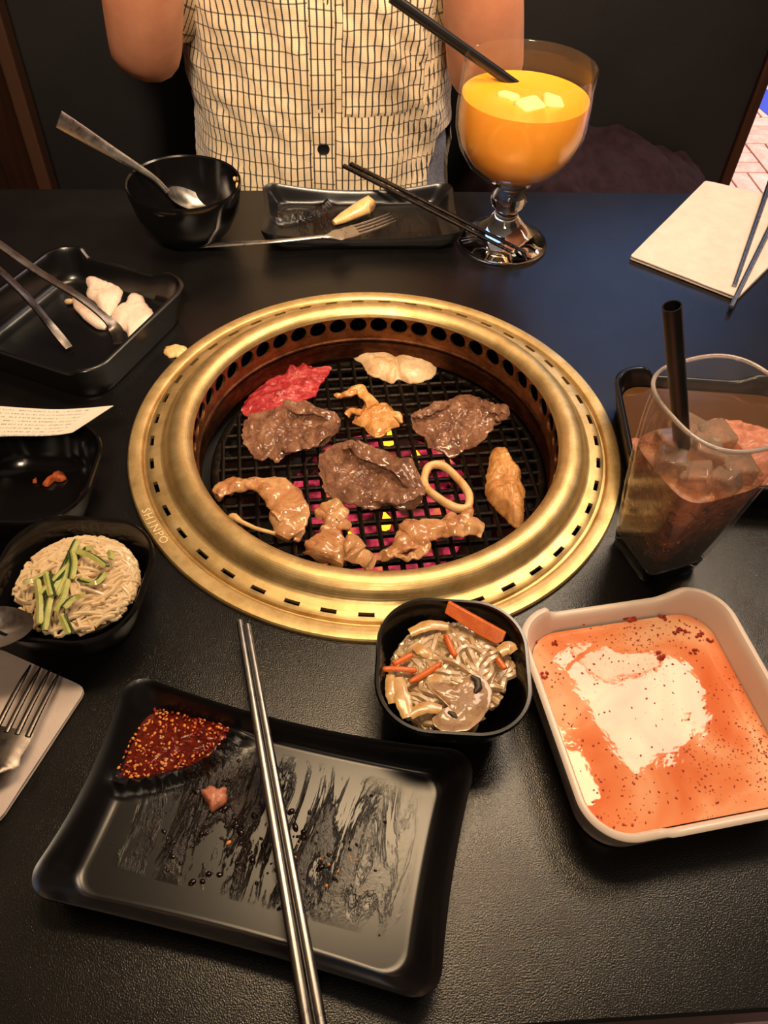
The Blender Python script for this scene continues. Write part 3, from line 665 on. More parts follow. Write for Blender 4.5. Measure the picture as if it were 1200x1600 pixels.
# red marinade details: chilli flakes
mb = MB(); r_ = random.Random(3); mw = wt.matrix_basis
for k in range(330):
    u, v = r_.uniform(-1, 1), r_.uniform(-1, 1)
    if r_.random() > .25+.75*max(abs(u), abs(v))**2: continue
    p = Matrix.Translation(wt.location) @ Matrix.Rotation(wt.rotation_euler.z, 4, 'Z') @ Vector((u*.055, v*.058, .0172))
    mb.ball(p, r_.uniform(.0003, .0011), r_.uniform(.0003, .0009), .0004, 6, 3, r_.uniform(0, 3))
tag(mb.build('chilli_flakes', MEAT['flake'], None, wt.location), 'red chilli flakes floating on the orange marinade in the white tray', 'chilli flakes', None, 'stuff')
mb = MB()
for px, py, s_ in ((985, 962, 9), (905, 972, 7), (1035, 965, 5), (1062, 985, 6), (1092, 992, 5), (835, 1000, 5), (870, 1005, 4), (1040, 1025, 7), (1082, 1018, 4), (850, 1055, 5), (1108, 1000, 4)):
    for j in range(5):
        mb.ball(W(px+r_.uniform(-s_, s_)*1.6, py+r_.uniform(-s_, s_)*.8, .0174), s_*.00028, s_*.0002, .0009, 7, 4, r_.uniform(0, 3))
tag(mb.build('chilli_paste', MEAT['paste'], None, W(985, 962, .017)), 'clots of red chilli paste at the far side of the white tray', 'chilli paste', None, 'stuff')

# ------------------------------------------------------------------ plates
PW, PD = .203, .121
def plate_outline(k, n=20):
    L = rrect(PW*k, PD*k, .016*k, n)
    out = []
    for p in L:
        u, v = p.x/(PW*k/2), p.y/(PD*k/2)
        out.append(Vector((p.x*(1-.030*(1-v*v)*k)+0, p.y*(1-.062*(1-u*u)*k), 0)))
    return out
WELL = [Vector((x, y, 0)) for x, y in ((-.104, .0035), (-.0928, .0035), (-.079, .0057), (-.0607, .0138), (-.0463, .0235), (-.0366, .0372), (-.0322, .052), (-.031, .066))]
WC = catmull(WELL, 40, False)
def well_d(p):
    d = min((p-q).length for q in WC); q = min(WC, key=lambda q: (p-q).length)
    inside = p.x < q.x+.002 and p.y > q.y-.002
    return d, inside
def make_plate(name, label, loc, rz, mat, sy=1.0):
    t = thing(name, label, 'plate', loc, rz); t.scale = (1, sy, 1); O = plate_outline(1); NN = len(O); K = 44; loops = []
    rim = [.0165+.0075*min(1, abs(p.x)/(PW/2)*abs(p.y)/(PD/2)*1.15)**2 for p in O]
    bl = lambda k, z: [Vector((p.x*k, p.y*k, z)) for p in O]
    loops += [bl(.5, .0012), bl(.76, .0008), bl(.80, 0), bl(.83, .002)]
    loops.append([Vector((p.x*.97, p.y*.97, r*.55)) for p, r in zip(O, rim)])
    loops.append([Vector((p.x, p.y, r-.002)) for p, r in zip(O, rim)])
    loops.append([Vector((p.x*.998, p.y*.998, r)) for p, r in zip(O, rim)])
    for k in range(K):
        s = .988-(.978)*k/(K-1)
        L = []
        for p, r in zip(O, rim):
            sx_ = PW/2-PD/2*(1-s) if s > .0 else 0
            q = Vector((p.x*s, p.y*s, 0)); edge = (1-s)*min(PW, PD)/2*1.35
            z = .0045+(r-.0048)*(1-sm(edge, 0, .0135))
            d, ins = well_d(q)
            z = max(z, .0045+.0085*math.exp(-(d/.0028)**2))
            L.append(Vector((q.x, q.y, z)))
        loops.append(L)
    MB().loft(loops, True, True).build('plate_body', mat, t, angle=60); return t
PR = radians(-16.2); PL = Vector((-.0742, -.3028, 0))
make_plate('sauce_plate', 'black rectangular plate at the front with chilli sauce in its corner well', PL, PR, M['plate'])
BL = Vector((.0, .308, 0))
make_plate('sauce_plate', 'black rectangular plate across the table in front of the person', BL, radians(1), M['plate'], .87)
def PLW(x, y, z): return PL+Matrix.Rotation(PR, 3, 'Z') @ Vector((x, y, z))
def BLW(x, y, z): return BL+Matrix.Rotation(radians(1), 3, 'Z') @ Vector((x, y*.87, z))
sl = [(-.0885, .0455), (-.076, .0495), (-.058, .0500), (-.0405, .049), (-.0400, .038), (-.0480, .0255), (-.059, .0165), (-.072, .0095), (-.086, .0065), (-.0900, .02)]
mb = slab(MB(), [PLW(x, y, 0) for x, y in sl], .0050, .0028, .0009, 61, 150, 96, 16, jag=.0004)
sauce = food('chilli_sauce', 'dark red chilli sauce filling the corner well of the front plate', 'sauce', mb, MEAT['chili']); sauce['kind'] = 'stuff'
mb = MB(); r_ = random.Random(11)
for k in range(420):
    x, y = r_.uniform(-.089, -.038), r_.uniform(.003, .050)
    d, ins = well_d(Vector((x, y, 0)))
    if not ins or d < .003: continue
    mb.ball(PLW(x, y, .0080+r_.uniform(-.0003, .0006)), r_.uniform(.0005, .0013), r_.uniform(.0004, .001), .0004, 6, 4, r_.uniform(0, 3), 0 if r_.random() < .55 else 1)
o_ = sauce.location
sd = mb.build('chilli_seeds', [MEAT['seed'], MEAT['flake']], sauce, o_); sd['kind'] = 'stuff'
mb = slab(MB(), outline([(314,1234),(330,1230),(352,1232),(354,1250),(340,1264),(330,1268),(322,1256)], .006), .0050, .0035, .001, 64, 90, 40, 8)
food('meat_scrap', 'small pink meat scrap left on the front plate', 'meat', mb, MEAT['pink'])
mb = MB(); r_ = random.Random(5)
for k in range(150):
    x, y = r_.gauss(-.005, .032), r_.gauss(-.006, .015)
    if abs(x) > .08 or abs(y) > .036: continue
    s_ = r_.choice((.0005, .0006, .0008, .001, .0016))
    mb.ball(PLW(x, y, .0047), s_*r_.uniform(.8, 1.8), s_, s_*.5, 8, 4, r_.uniform(0, 3), 1 if r_.random() < .12 else 0)
tag(mb.build('soy_drops', [MEAT['oil'], MEAT['seed']], None, PLW(0, 0, .0045)), 'dark soy drops and seeds scattered over the floor of the front plate', 'sauce', None, 'stuff')
mb = slab(MB(), [BLW(x, y, 0) for x, y in ((-.083, .008), (-.085, .03), (-.07, .038), (-.05, .034), (-.044, .02), (-.06, .008))], .0046, .002, .0004, 66, 90, 48, 8)
sb_ = food('soy_sauce', 'brown soy sauce film in the well of the far plate', 'sauce', mb, MEAT['oil']); sb_['kind'] = 'stuff'
# king oyster piece on the far plate
mb = MB().tube([W(521, 347, .008), W(535, 340, .010), (W(552, 332, .013)), W(566, 325, .0155), W(577, 321, .017), W(583, 323, .017)], [.0030, .0056, .0078, .0100, .0120, .0060], 20, .8, .0022, 4)
food('mushroom_piece', 'pale king oyster mushroom chunk on the far plate', 'mushroom', mb, MEAT['mushroom'])

# ------------------------------------------------------------------ round bowl, spoon
rb = thing('round_bowl', 'round black rice bowl with a spoon in it on the far side', 'bowl', (-.171, .290, 0))
MB().lathe([(.022, .002), (.026, 0), (.028, .0005), (.029, .004), (.040, .014), (.0495, .032), (.0535, .050), (.0545, .058), (.0538, .0592), (.0522, .058), (.0505, .048), (.046, .031), (.036, .014), (.02, .0072), (.004, .0066)], 72, cap0=True, cap1=True).build('bowl_shell', M['melamine'], rb)
for k, (a, z, s_) in enumerate(((10, .050, .003), (-6, .040, .0045), (-12, .033, .003), (22, .052, .002))):
    r = .0505-.0003 if z > .045 else .0475
    mb = MB().ball((-.171+r*cos(radians(a)), .290+r*sin(radians(a)), z), .0016, s_, s_*1.2, 10, 6)
    food('rice_scrap', ('rice scrap stuck high on the right wall of the round black bowl', 'largest rice scrap on the right wall of the round black bowl', 'lowest rice scrap inside the round black bowl', 'speck of rice nearest the back rim of the round black bowl')[k], 'food scrap', mb, MEAT['mushroom'], 'scraps in the round bowl')
def spoon(name, label, pts, head, mat, n=40, face=Vector((.1, -.75, .65))):
    """handle along pts then an oval bowl; head = (centre, direction, length, width, normal)"""
    t = thing(name, label, 'spoon', pts[0]); C = catmull(pts, n, False); mb = MB()
    wd = [.0076-.0050*sm(i/n, 0, .75) for i in range(n)]
    loops = []
    for i, p in enumerate(C):
        tt = (C[min(i+1, n-1)]-C[max(i-1, 0)]).normalized(); a = tt.cross(face).normalized(); b = a.cross(tt); h = .0012
        loops.append([p+a*wd[i]*cos(q)+b*h*sin(q) for q in [2*pi*k/10 for k in range(10)]])
    mb.loft(loops, True, True); mb.build('handle', mat, t, pts[0])
    c, d, L, Wd, nn = head; d = d.normalized(); nn = nn.normalized(); a = d.cross(nn).normalized(); K = 10; NN = 32; mb = MB()
    up = []; lo = []
    for k in range(K+1):
        s = 1-k/K*.98
        up.append([c+d*L*s*cos(q)+a*Wd*s*sin(q)*(1-.12*cos(q))+nn*(-.0075*(1-s*s)) for q in [2*pi*i/NN for i in range(NN)]])
        lo.append([p-nn*.0009 for p in up[-1]])
    mb.loft(list(reversed(lo))+up, True, True); mb.build('spoon_bowl', mat, t, pts[0], angle=60); return t
h0, h1, h2, h3 = W(92, 186, .115), W(160, 228, .085), W(236, 275, .052), W(262, 300, .036)
hc = W(296, 311, .026); spoon('spoon', 'steel spoon leaning in the round black bowl', [h0, h1, h2, h3], (hc, hc-h3, .023, .0145, Vector((-.1, -.25, 1))), M['steel'])
sp1 = W(6, 979, .047); spoon('spoon', 'steel spoon at the left edge resting on the rim of the noodle bowl', [Vector((-.40, -.205, .030)), Vector((-.345, -.200, .042)), Vector((-.295, -.190, .048)), Vector((-.262, -.186, .047))], (sp1-Vector((.004, 0, 0)), Vector((1, .08, 0)), .020, .0130, Vector((.1, -.1, 1))), M['steel'], face=Vector((0, -.1, 1)))

# ------------------------------------------------------------------ forks
def fork(label, P0, P1, P2, P3, wd, side, mat, tine=.042):
    """P0 handle end, P1 mid handle, P2 head root, P3 tine tips"""
    t = thing('fork', label, 'fork', P0); C = catmull([P0, P1, P2], 30, False); mb = MB(); side = side.normalized()
    loops = []
    for i, p in enumerate(C):
        f = i/29; wv = .0046-.0024*sm(f, 0, .7)+(wd*.5-.0022)*sm(f, .86, 1.0)
        tt = (C[min(i+1, 29)]-C[max(i-1, 0)]).normalized(); b = side.cross(tt).normalized()
        loops.append([p+side*wv*cos(q)+b*.0011*sin(q) for q in [2*pi*k/10 for k in range(10)]])
    d = P3-P2; nb_ = side.cross(d.normalized())
    for s in (.08, .20, .32): loops.append([P2+d*s+nb_*(.001*sin(pi*s*2))+side*(wd*.5*(1 if s > .1 else .9))*cos(q)+nb_*.0010*sin(q) for q in [2*pi*k/10 for k in range(10)]])
    mb.loft(loops, True, True); mb.build('handle', mat, t, P0)
    for k in range(4):
        o = side*(wd*(k-1.5)/4*1.06); pts = [P2+d*s+o+nb_*(.002*sin(pi*s)) for s in (.27, .45, .65, .85, 1.0)]
        MB().tube(pts, [.00165, .0016, .0015, .0013, .0006], 8, .8, up=nb_).build('tine', mat, t, P0)
    return t
fork('steel fork lying across the front edge of the far plate', W(306, 384, .006), W(425, 377, .020), W(528, 367, .0225), W(614, 339, .0125), .020, Vector((.35, -.9, .1)).cross(Vector((0, 0, 1))).cross(Vector((0, 0, 1)))*1.0, M['steel'])
ft = W(71, 1044, .014); fr = W(-2, 1190, .016); dd = (ft-fr)
fork('steel fork lying on the paper napkin at the left', fr-dd*2.2+Vector((0, 0, .008)), fr-dd*1.0+Vector((0, 0, .009)), fr, ft+dd*.0, .022, dd.cross(Vector((.12, 0, 1))), M['dark_steel'])

# ------------------------------------------------------------------ chopsticks
def chopstick(label, a, b, group=None, r0=.0028, r1=.0019, mat=None):
    """a = blunt end, b = tip"""
    c = (a+b)/2; d = b-a; mb = MB(); up = Vector((0, 0, 1)); n = 10
    loops = []; s_ = d.normalized().cross(up).normalized(); u_ = s_.cross(d.normalized())
    for k in range(12):
        f = k/11; r = r0+(r1-r0)*f; e = .5 if f < .6 else 1
        loops.append([a+d*f+s_*r*cos(q)*1.05+u_*r*.8*sin(q) for q in [2*pi*(i+.5)/n for i in range(n)]])
    mb.loft(loops, True, True); t = thing('chopstick', label, 'chopstick', c, 0, group)
    mb.build('stick', mat or M['chop'], t, c, angle=50); return t
GZ1 = .0235
def lerp(a, b, t): return a+(b-a)*t
a1, b1 = W(481, 1610, .0225), W(374, 970, .0195); a2, b2 = W(503, 1610, .0225), W(386, 976, .0195)
chopstick('left steel chopstick of the pair lying across the front plate', a1+(a1-b1)*.05, b1)
chopstick('right steel chopstick of the pair lying across the front plate', a2+(a2-b2)*.05, b2)
chopstick('steel chopstick leaning on the far plate, nearer its fork', W(537, 259, .040), W(798, 393, .0125), None, mat=M['dark_steel'])
chopstick('steel chopstick leaning on the far plate, reaching furthest past the goblet', W(548, 256, .040), W(822, 395, .0125), None, mat=M['dark_steel'])
na, nb2 = W(1142, 480, .0062), W(1202, 358, .0075)
chopstick('steel chopstick on the right napkin, reaching nearer the grill', nb2+(nb2-na)*.45, na, None, .0032, .0022)
na, nb2 = W(1147, 447, .0062), W(1198, 300, .0075)
chopstick('steel chopstick on the right napkin, further from the grill', nb2+(nb2-na)*.35, na, None, .0032, .0022)

# ------------------------------------------------------------------ napkins, receipt
def napkin(name, label, pts, z0, th, rnd, seed, cat='napkin'):
    t = thing(name, label, cat, pts[0]); k_ = 0
    for lay in range(2):
        P = []
        m = len(pts)
        for i in range(m):
            a, b, c = Vector(pts[i-1]), Vector(pts[i]), Vector(pts[(i+1) % m])
            e1 = b+(a-b).normalized()*rnd; e2 = b+(c-b).normalized()*rnd
            for f in (0, .33, .66, 1): P.append(e1.lerp(b, f).lerp(b.lerp(e2, f), f))
            for f in (.1, .2, .3, .4, .5, .6, .7, .8, .9):
                n1 = c+(b-c).normalized()*rnd; P.append(e2.lerp(n1, f))
        c = sum(P, Vector())/len(P); mb = MB(); za = z0+lay*th*.55; loops = []
        for s, zz_ in ((.2, 0), (.6, 0), (.97, 0), (1, .0002), (1, th*.45), (.985, th*.55), (.8, th*.55), (.5, th*.6), (.25, th*.6), (.05, th*.6)):
            loops.append([Vector((c.x+(p.x-c.x)*s, c.y+(p.y-c.y)*s, za+zz_+(.0006*(noise.noise(p*40*s+Vector((seed, lay, 0)))+.6) if zz_ > 0 else 0)+lay*.0012)) for p in P])
        mb.loft(loops, True, True).build('paper_layer', M['paper'], t, pts[0], angle=50)
    return t
napkin('paper_napkin', 'white folded paper napkin under the fork at the left', [W(0, 1018, 0), W(138, 1080, 0), W(0, 1290, 0), Vector((-.300, -.300, 0)), Vector((-.33, -.19, 0))], .0004, .0022, .006, 1)
napkin('paper_napkin', 'white folded paper napkin at the far right under chopsticks', [W(1100, 288, 0), W(983, 406, 0), W(1150, 471, 0), W(1290, 330, 0), W(1235, 318, 0)], .0004, .0026, .003, 2)
# receipt
rp = [W(-60, 637, .043), W(178, 635, .046), W(112, 673, .048), W(-60, 692, .043)]
mb = MB(); NX, NY = 24, 10; uv = []
for lay in range(2):
    vs = []
    for j in range(NY+1):
        for i in range(NX+1):
            u, v = i/NX, j/NY; p = rp[3].lerp(rp[2], u).lerp(rp[0].lerp(rp[1], u), v)
            vs.append(p+Vector((0, 0, .0022*sin(u*5.5+v*1.2)-.0003*lay))); uv.append((u, v))
    mb.add(vs, [(j*(NX+1)+i, j*(NX+1)+i+1, (j+1)*(NX+1)+i+1, (j+1)*(NX+1)+i) for j in range(NY) for i in range(NX)])
mb.uv = uv
tag(mb.build('receipt', M['receipt'], None, rp[2]), 'white printed receipt lying over the nearly empty black bowl', 'receipt')

# crumbs in the nearly empty bowl
mb = slab(MB(), outline([(66,757),(74,748),(84,744),(88,738),(100,739),(103,748),(94,752),(84,752),(74,760)], .0055), .0048, .004, .0015, 71, 150, 48, 8, jag=.0006)
food('chilli_crumb', 'larger orange crumb in the nearly empty black bowl', 'crumb', mb, MEAT['crumb'])
mb = slab(MB(), outline([(51,752),(56,747),(60,750),(57,755)], .0055), .0048, .002, .0006, 72, 150, 24, 5)
food('chilli_crumb', 'tiny reddish crumb left of the larger crumb in the black bowl', 'crumb', mb, MEAT['crumb'])

# ------------------------------------------------------------------ noodles
def strand(mb, c, R, zc, r_, rad, amp, L=24, mi=0, sq=.8, dirn=None):
    a = r_.uniform(0, 2*pi) if dirn is None else r_.gauss(dirn, .5); rr = R*sqrt(r_.random())*.75; b = r_.uniform(0, 2*pi)
    p = Vector((c.x+rr*cos(b), c.y+rr*sin(b), 0)); pts = []; curv = r_.gauss(0, 30); step = r_.uniform(.0022, .0032); ph = r_.uniform(0, 6); lift = r_.uniform(0, 1)
    for k in range(L):
        d = hypot(p.x-c.x, p.y-c.y)/R; dome = zc+amp*max(0, 1-d*d)*lift
        pts.append(Vector((p.x, p.y, dome+.0012*sin(k*.7+ph))))
        curv += r_.gauss(0, 7); curv *= .965; a += curv*step
        if d > .88:   # turn back inside
            want = atan2(c.y-p.y, c.x-p.x); a += .55*atan2(sin(want-a), cos(want-a))
        p = p+Vector((cos(a), sin(a), 0))*step
        if hypot(p.x-c.x, p.y-c.y) > .94*R: p = c+(p-c)*(.94*R/hypot(p.x-c.x, p.y-c.y))
    mb.tube(pts, rad, 6, mi=mi)
r_ = random.Random(21); mb = MB(); nc = Vector((-.1930, -.1575, 0))
mb.loft([rrect(.056*k, .056*k, .023*k, 8, nc.x, nc.y+.001, z) for k, z in ((.8, .006), (.95, .014), (.9, .021), (.7, .026), (.2, .030))], True, True)
for k in range(330): strand(mb, nc, .0395, .0270, r_, .00125, .013, 30, dirn=.9)
tag(mb.build('wheat_noodles', MEAT['noodle'], None, (nc.x, nc.y, .006)), 'heap of thin white noodles in the black bowl at the left', 'noodles', None, 'stuff')
CU = [((70,985),(80,930),(105,880),(122,842)), ((60,930),(85,905),(108,880),(128,855)), ((58,905),(62,940),(62,975)), ((72,895),(76,915),(80,930)), ((88,930),(100,905),(112,870)),
      ((85,955),(98,935),(106,905)), ((112,860),(116,880),(112,905)), ((120,860),(145,870),(165,885)), ((125,868),(130,858),(145,856)), ((95,960),(102,975),(108,990)), ((100,950),(115,935),(130,930)), ((170,862),(174,868),(172,874)), ((125,905),(150,910),(165,895)), ((36,910),(55,905),(75,893))]
CL = ['longest cucumber strip, running up the middle of the noodle heap', 'cucumber strip just left of the longest one on the noodles', 'upright cucumber strip with dark peel at the front left of the noodles', 'short pale cucumber strip lying upright at the left of the noodles', 'short cucumber strip in the centre of the cucumber pile',
      'short cucumber strip under the longest one towards the front', 'upright cucumber strip at the back of the pile', 'cucumber strip pointing right from the back of the pile', 'small cucumber curl with dark peel at the very back of the noodles', 'cucumber strip nearest the front rim of the noodle bowl', 'cucumber strip pointing right at the front of the pile', 'tiny green cucumber end alone at the back right of the noodles', 'curved cucumber strip furthest right on the noodles', 'cucumber strip furthest left on the noodles']
for k, px in enumerate(CU):
    z = .0410+.001*(k % 4); P = catmull([W(a, b, z+.001*math.sin(i*2+k)) for i, (a, b) in enumerate(px)], 14, False)
    c = sum(P, Vector())/len(P); t = thing('cucumber_strip', CL[k], 'cucumber', c, 0, 'cucumber strips on the noodles')
    MB().tube(P, [.0014]+[.0020]*12+[.0010], 4, .8).build('flesh', MEAT['cucumber'], t, c)
    if k % 3 != 2:
        MB().tube([p+Vector((.0021 if k % 2 else -.0019, 0, -.0002)) for p in P], [.0004]+[.0010]*12+[.0004], 6, 1.1).build('peel', MEAT['peel'], t, c)
# glass noodles
r_ = random.Random(33); mb = MB(); jc = Vector((.0290, -.2310, 0))
mb.loft([rrect(.050*k, .050*k, .020*k, 8, jc.x-.002, jc.y+.001, z) for k, z in ((.8, .006), (.95, .014), (.9, .022), (.6, .027), (.2, .030))], True, True)
for k in range(190): strand(mb, jc+Vector((.0015, -.0005, 0)), .0385, .0290, r_, .00200, .010, 24, dirn=2.4)
tag(mb.build('glass_noodles', MEAT['glassnoodle'], None, (jc.x, jc.y, .006)), 'heap of translucent brownish glass noodles in the black bowl', 'noodles', None, 'stuff')
def prism(mb, P, z0, th, tilt=None):
    lo = [Vector((p.x, p.y, p.z)) for p in P]; n_ = (lo[1]-lo[0]).cross(lo[2]-lo[0]).normalized(); n_ = n_ if n_.z > 0 else -n_
    return mb.loft([[p-n_*th for p in lo], lo], True, True)
mb = prism(MB(), [W(700, 940, .046), W(790, 990, .041), W(786, 1003, .036), W(775, 1007, .036), W(748, 993, .037), W(694, 958, .042)], 0, .0028)
o = mb.build('carrot_slab', MEAT['carrot'], None, W(745, 975, .038), bevel=.0006); tag(o, 'thick orange carrot slab at the back rim of the glass noodles', 'carrot')
CS = [((598,1046),(620,1045),(652,1048)), ((614,1038),(630,1030),(645,1022)), ((640,1066),(665,1052),(690,1036)), ((696,992),(704,1010),(712,1026)), ((776,1028),(784,1038),(790,1046))]
for k, px in enumerate(CS):
    P = catmull([W(a, b, .0405) for a, b in px], 10, False); mb = MB().tube(P, [.0012]+[.0018]*8+[.0008], 6, .8)
    food('carrot_strip', ('thin carrot shred poking out at the left wall of the noodle bowl', 'short carrot shred behind the leftmost one in the glass noodles', 'slanting carrot shred left of the sliced mushroom', 'upright carrot shred in the middle of the glass noodles', 'carrot shred at the right side of the glass noodles')[k], 'carrot', mb, MEAT['carrot'], 'carrot shreds in the glass noodles')
# sliced mushroom: cap silhouette with dark gills
mp = outline([(668,1070),(690,1062),(706,1072),(716,1064),(730,1054),(744,1052),(760,1062),(769,1080),(764,1105),(748,1128),(728,1140),(702,1142),(686,1138),(676,1122),(690,1112),(700,1104),(690,1092)], .0405)
mt = thing('mushroom_slice', 'brown sliced mushroom lying on the front of the glass noodles', 'mushroom', W(722, 1100, .039))
slab(MB(), mp, .0385, .0022, .0008, 81, 70, 96, 12, jag=.0004).build('mushroom_flesh', MEAT['sliced_mushroom'], mt, W(722, 1100, .039), angle=60)
MB().tube([W(736, 1056, .0417), W(746, 1062, .0419), W(748, 1074, .0419), W(742, 1082, .0417)], [.001, .002, .0022, .001], 8, .5).build('gill', MEAT['gill'], mt, W(722, 1100, .039))
MB().tube([W(700, 1112, .0412), W(708, 1116, .0414), W(714, 1122, .041)], [.0008, .0016, .0008], 8, .5).build('gill', MEAT['gill'], mt, W(722, 1100, .039))
ON = [([(620,1060),(628,1090),(638,1122)], .0045), ([(668,1056),(690,1062),(705,1070)], .0060), ([(610,1055),(610,1080),(614,1100)], .0030), ([(640,990),(670,978),(700,980)], .0035), ([(780,1020),(795,1012),(802,1020)], .0040), ([(648,1010),(660,1018),(672,1024)], .0035), ([(640,1118),(665,1106),(690,1110)], .0035)]
for k, (px, wd) in enumerate(ON):
    mb = ribbon(MB(), [(a, b, .001*(i % 2)) for i, (a, b) in enumerate(px)], .0375, [wd*.8, wd, wd*.8], .0007, 90+k, .0, 20, .0001, 12)
    food('onion_piece', ('long curved onion strip at the front left of the glass noodles', 'square onion piece just left of the sliced mushroom', 'narrow onion strip along the left wall of the glass noodle bowl', 'onion strip at the back of the glass noodles', 'onion piece at the right wall below the carrot slab', 'small onion piece near the back left of the glass noodles', 'onion strip at the front edge of the glass noodles')[k], 'onion', mb, MEAT['onion'], 'onion pieces in the glass noodles')

# ------------------------------------------------------------------ goblet
GB = Vector((.1440, .2820, 0)); gb = thing('goblet', 'stemmed glass goblet of orange juice at the back', 'glass', GB)
outp = [(.004, .0015), (.020, .0015), (.040, .0006), (.0450, .0005), (.0462, .0022), (.0450, .0045), (.038, .0085), (.026, .0155), (.017, .0240), (.0115, .0320), (.0108, .0350), (.0125, .0375), (.0165, .0420), (.0182, .0470), (.0165, .0525), (.0125, .0570), (.0108, .0590), (.0125, .0615), (.020, .0650),
        (.032, .0715), (.0455, .0830), (.0550, .0980), (.0598, .1140), (.0606, .1290), (.0598, .1450), (.0588, .1600), (.0588, .1690), (.0580, .1704), (.0568, .1690)]
inp = [(.0566, .160), (.0575, .145), (.0582, .129), (.0574, .114), (.0527, .099), (.0435, .0855), (.030, .0750), (.015, .0700), (.002, .0690)]
MB().lathe(outp[:19]+[(.0195, .0660), (.014, .0668), (.004, .067)], 80, cap0=True, cap1=True).build('stem_and_foot', M['glass'], gb, angle=70)
MB().lathe([(.0195, .0655)]+outp[19:]+inp[:-2]+[(.0185, .0710), (.0190, .068), (.0195, .0655)], 80).build('bowl_wall', M['thin'], gb, angle=70)
ji = [(.002, .0693), (.015, .0703), (.030, .0753), (.0433, .0858), (.0524, .0993), (.0571, .1142), (.0579, .1290), (.0573, .1425), (.0570, .1440), (.0560, .1437), (.02, .1437)]
jo = MB().lathe(ji, 80, GB.xy, cap0=True, cap1=True).build('orange_juice', M['juice'], None, GB+Vector((0, 0, .0693)), angle=70); tag(jo, 'cloudy orange juice filling the stemmed goblet', 'juice', None, 'stuff')
for k, (dx, dy, s_) in enumerate(((.0, -.02, .013), (.022, -.012, .012), (-.016, -.002, .010))):
    mb = MB().box((-s_, -s_*.8, -.007), (s_, s_*.8, .007)); R_ = Matrix.Rotation(.5+k, 3, 'Z') @ Matrix.Rotation(.25, 3, 'X'); mb.v = [R_ @ v+GB+Vector((dx, dy, .1400)) for v in mb.v]
    o = mb.build('ice_cube', M['froth'], None, GB+Vector((dx, dy, .135)), bevel=.004); tag(o, ('ice cube nearest the front of the orange juice', 'ice cube at the right in the orange juice', 'ice cube beside the straw in the orange juice')[k], 'ice cube', 'ice cubes in the juice')
def straw(name, label, a, b, r=.0045):
    a, b = Vector(a), Vector(b); d = (b-a); t = thing(name, label, 'straw', a); mb = MB()
    s_ = d.normalized().cross(Vector((0, 0, 1))).normalized(); u_ = s_.cross(d.normalized()); L = []
    for f, rr in ((0, r), (.5, r), (1, r), (1, r*.86), (.5, r*.86), (0, r*.86), (0, r)):
        L.append([a+d*f+s_*rr*cos(q)+u_*rr*sin(q) for q in [2*pi*i/20 for i in range(20)]])
    mb.loft(L).build('tube', M['straw'], t, a, angle=40); return t
ga, gt_ = W(795, 126, .1440), W(621, 2, .205); dd = (ga-gt_); straw('drinking_straw', 'black straw standing in the orange juice goblet', ga+dd*.24, gt_-dd*.05, .0047)

# ------------------------------------------------------------------ cola cup
CB, CT = Vector((.1868, -.1250, 0)), Vector((.1868, -.1250, .142)); CR = radians(17.5)
cup = thing('plastic_tumbler', 'clear square based plastic tumbler of iced cola at the right', 'cup', CB, CR)
def cup_loop(half, sq, z, n=64):
    L = []
    for i in range(n):
        t = 2*pi*(i+.5)/n; c, s = cos(t), sin(t); e = sq
        r = half/((abs(c)**e+abs(s)**e)**(1/e)); L.append(Vector((r*c, r*s, z)))
    return L
def cup_half(z): return .0212+(.0388-.0212)*(z/.142)**.95
def cup_sq(z): return 9-6.2*min(1, z/.13)
MB().loft([cup_loop(.0205, 9, .0)]+[cup_loop(cup_half(z), cup_sq(z), z) for z in (.0015, .008, .0135)]+[cup_loop(cup_half(.0135)-.001, 8, .0142)], True, True).build('thick_base', M['acrylic'], cup, angle=60)
MB().loft([cup_loop(cup_half(z), cup_sq(z), z) for z in (.0145, .03, .06, .09, .12, .135, .1410)]+[cup_loop(.0383, 2.8, .142), cup_loop(.0373, 2.8, .1415)]+[cup_loop(cup_half(z)-.0018, cup_sq(z), z) for z in (.135, .12, .09, .06, .03, .0145)]+[cup_loop(cup_half(.0145), cup_sq(.0145), .0145)]).build('cup_wall', M['thin_acrylic'], cup, angle=60)
lp_ = cup_loop(.0382, 2.8, .1418); lp_.append(lp_[0])
MB().tube(lp_, .0013, 8, caps=False).build('cup_rim', M['rim'], cup, angle=70)
lq = [cup_loop(.008, 4, .0152), cup_loop(.0190, 7, .0155)]+[cup_loop(cup_half(z)-.0021, cup_sq(z), z) for z in (.017, .03, .05, .07, .085, .095)]+[cup_loop(cup_half(.095)-.004, 3.5, .0956), cup_loop(.014, 3, .0956)]
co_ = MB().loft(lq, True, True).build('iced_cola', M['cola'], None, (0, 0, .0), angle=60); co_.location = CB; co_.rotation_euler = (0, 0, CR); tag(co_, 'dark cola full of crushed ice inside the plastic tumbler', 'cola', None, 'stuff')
r_ = random.Random(9)
ICE = [(-.014, -.014), (.012, -.016), (.016, .010), (-.012, .014), (0, 0), (.0, -.022), (-.022, .001), (.004, .022)]
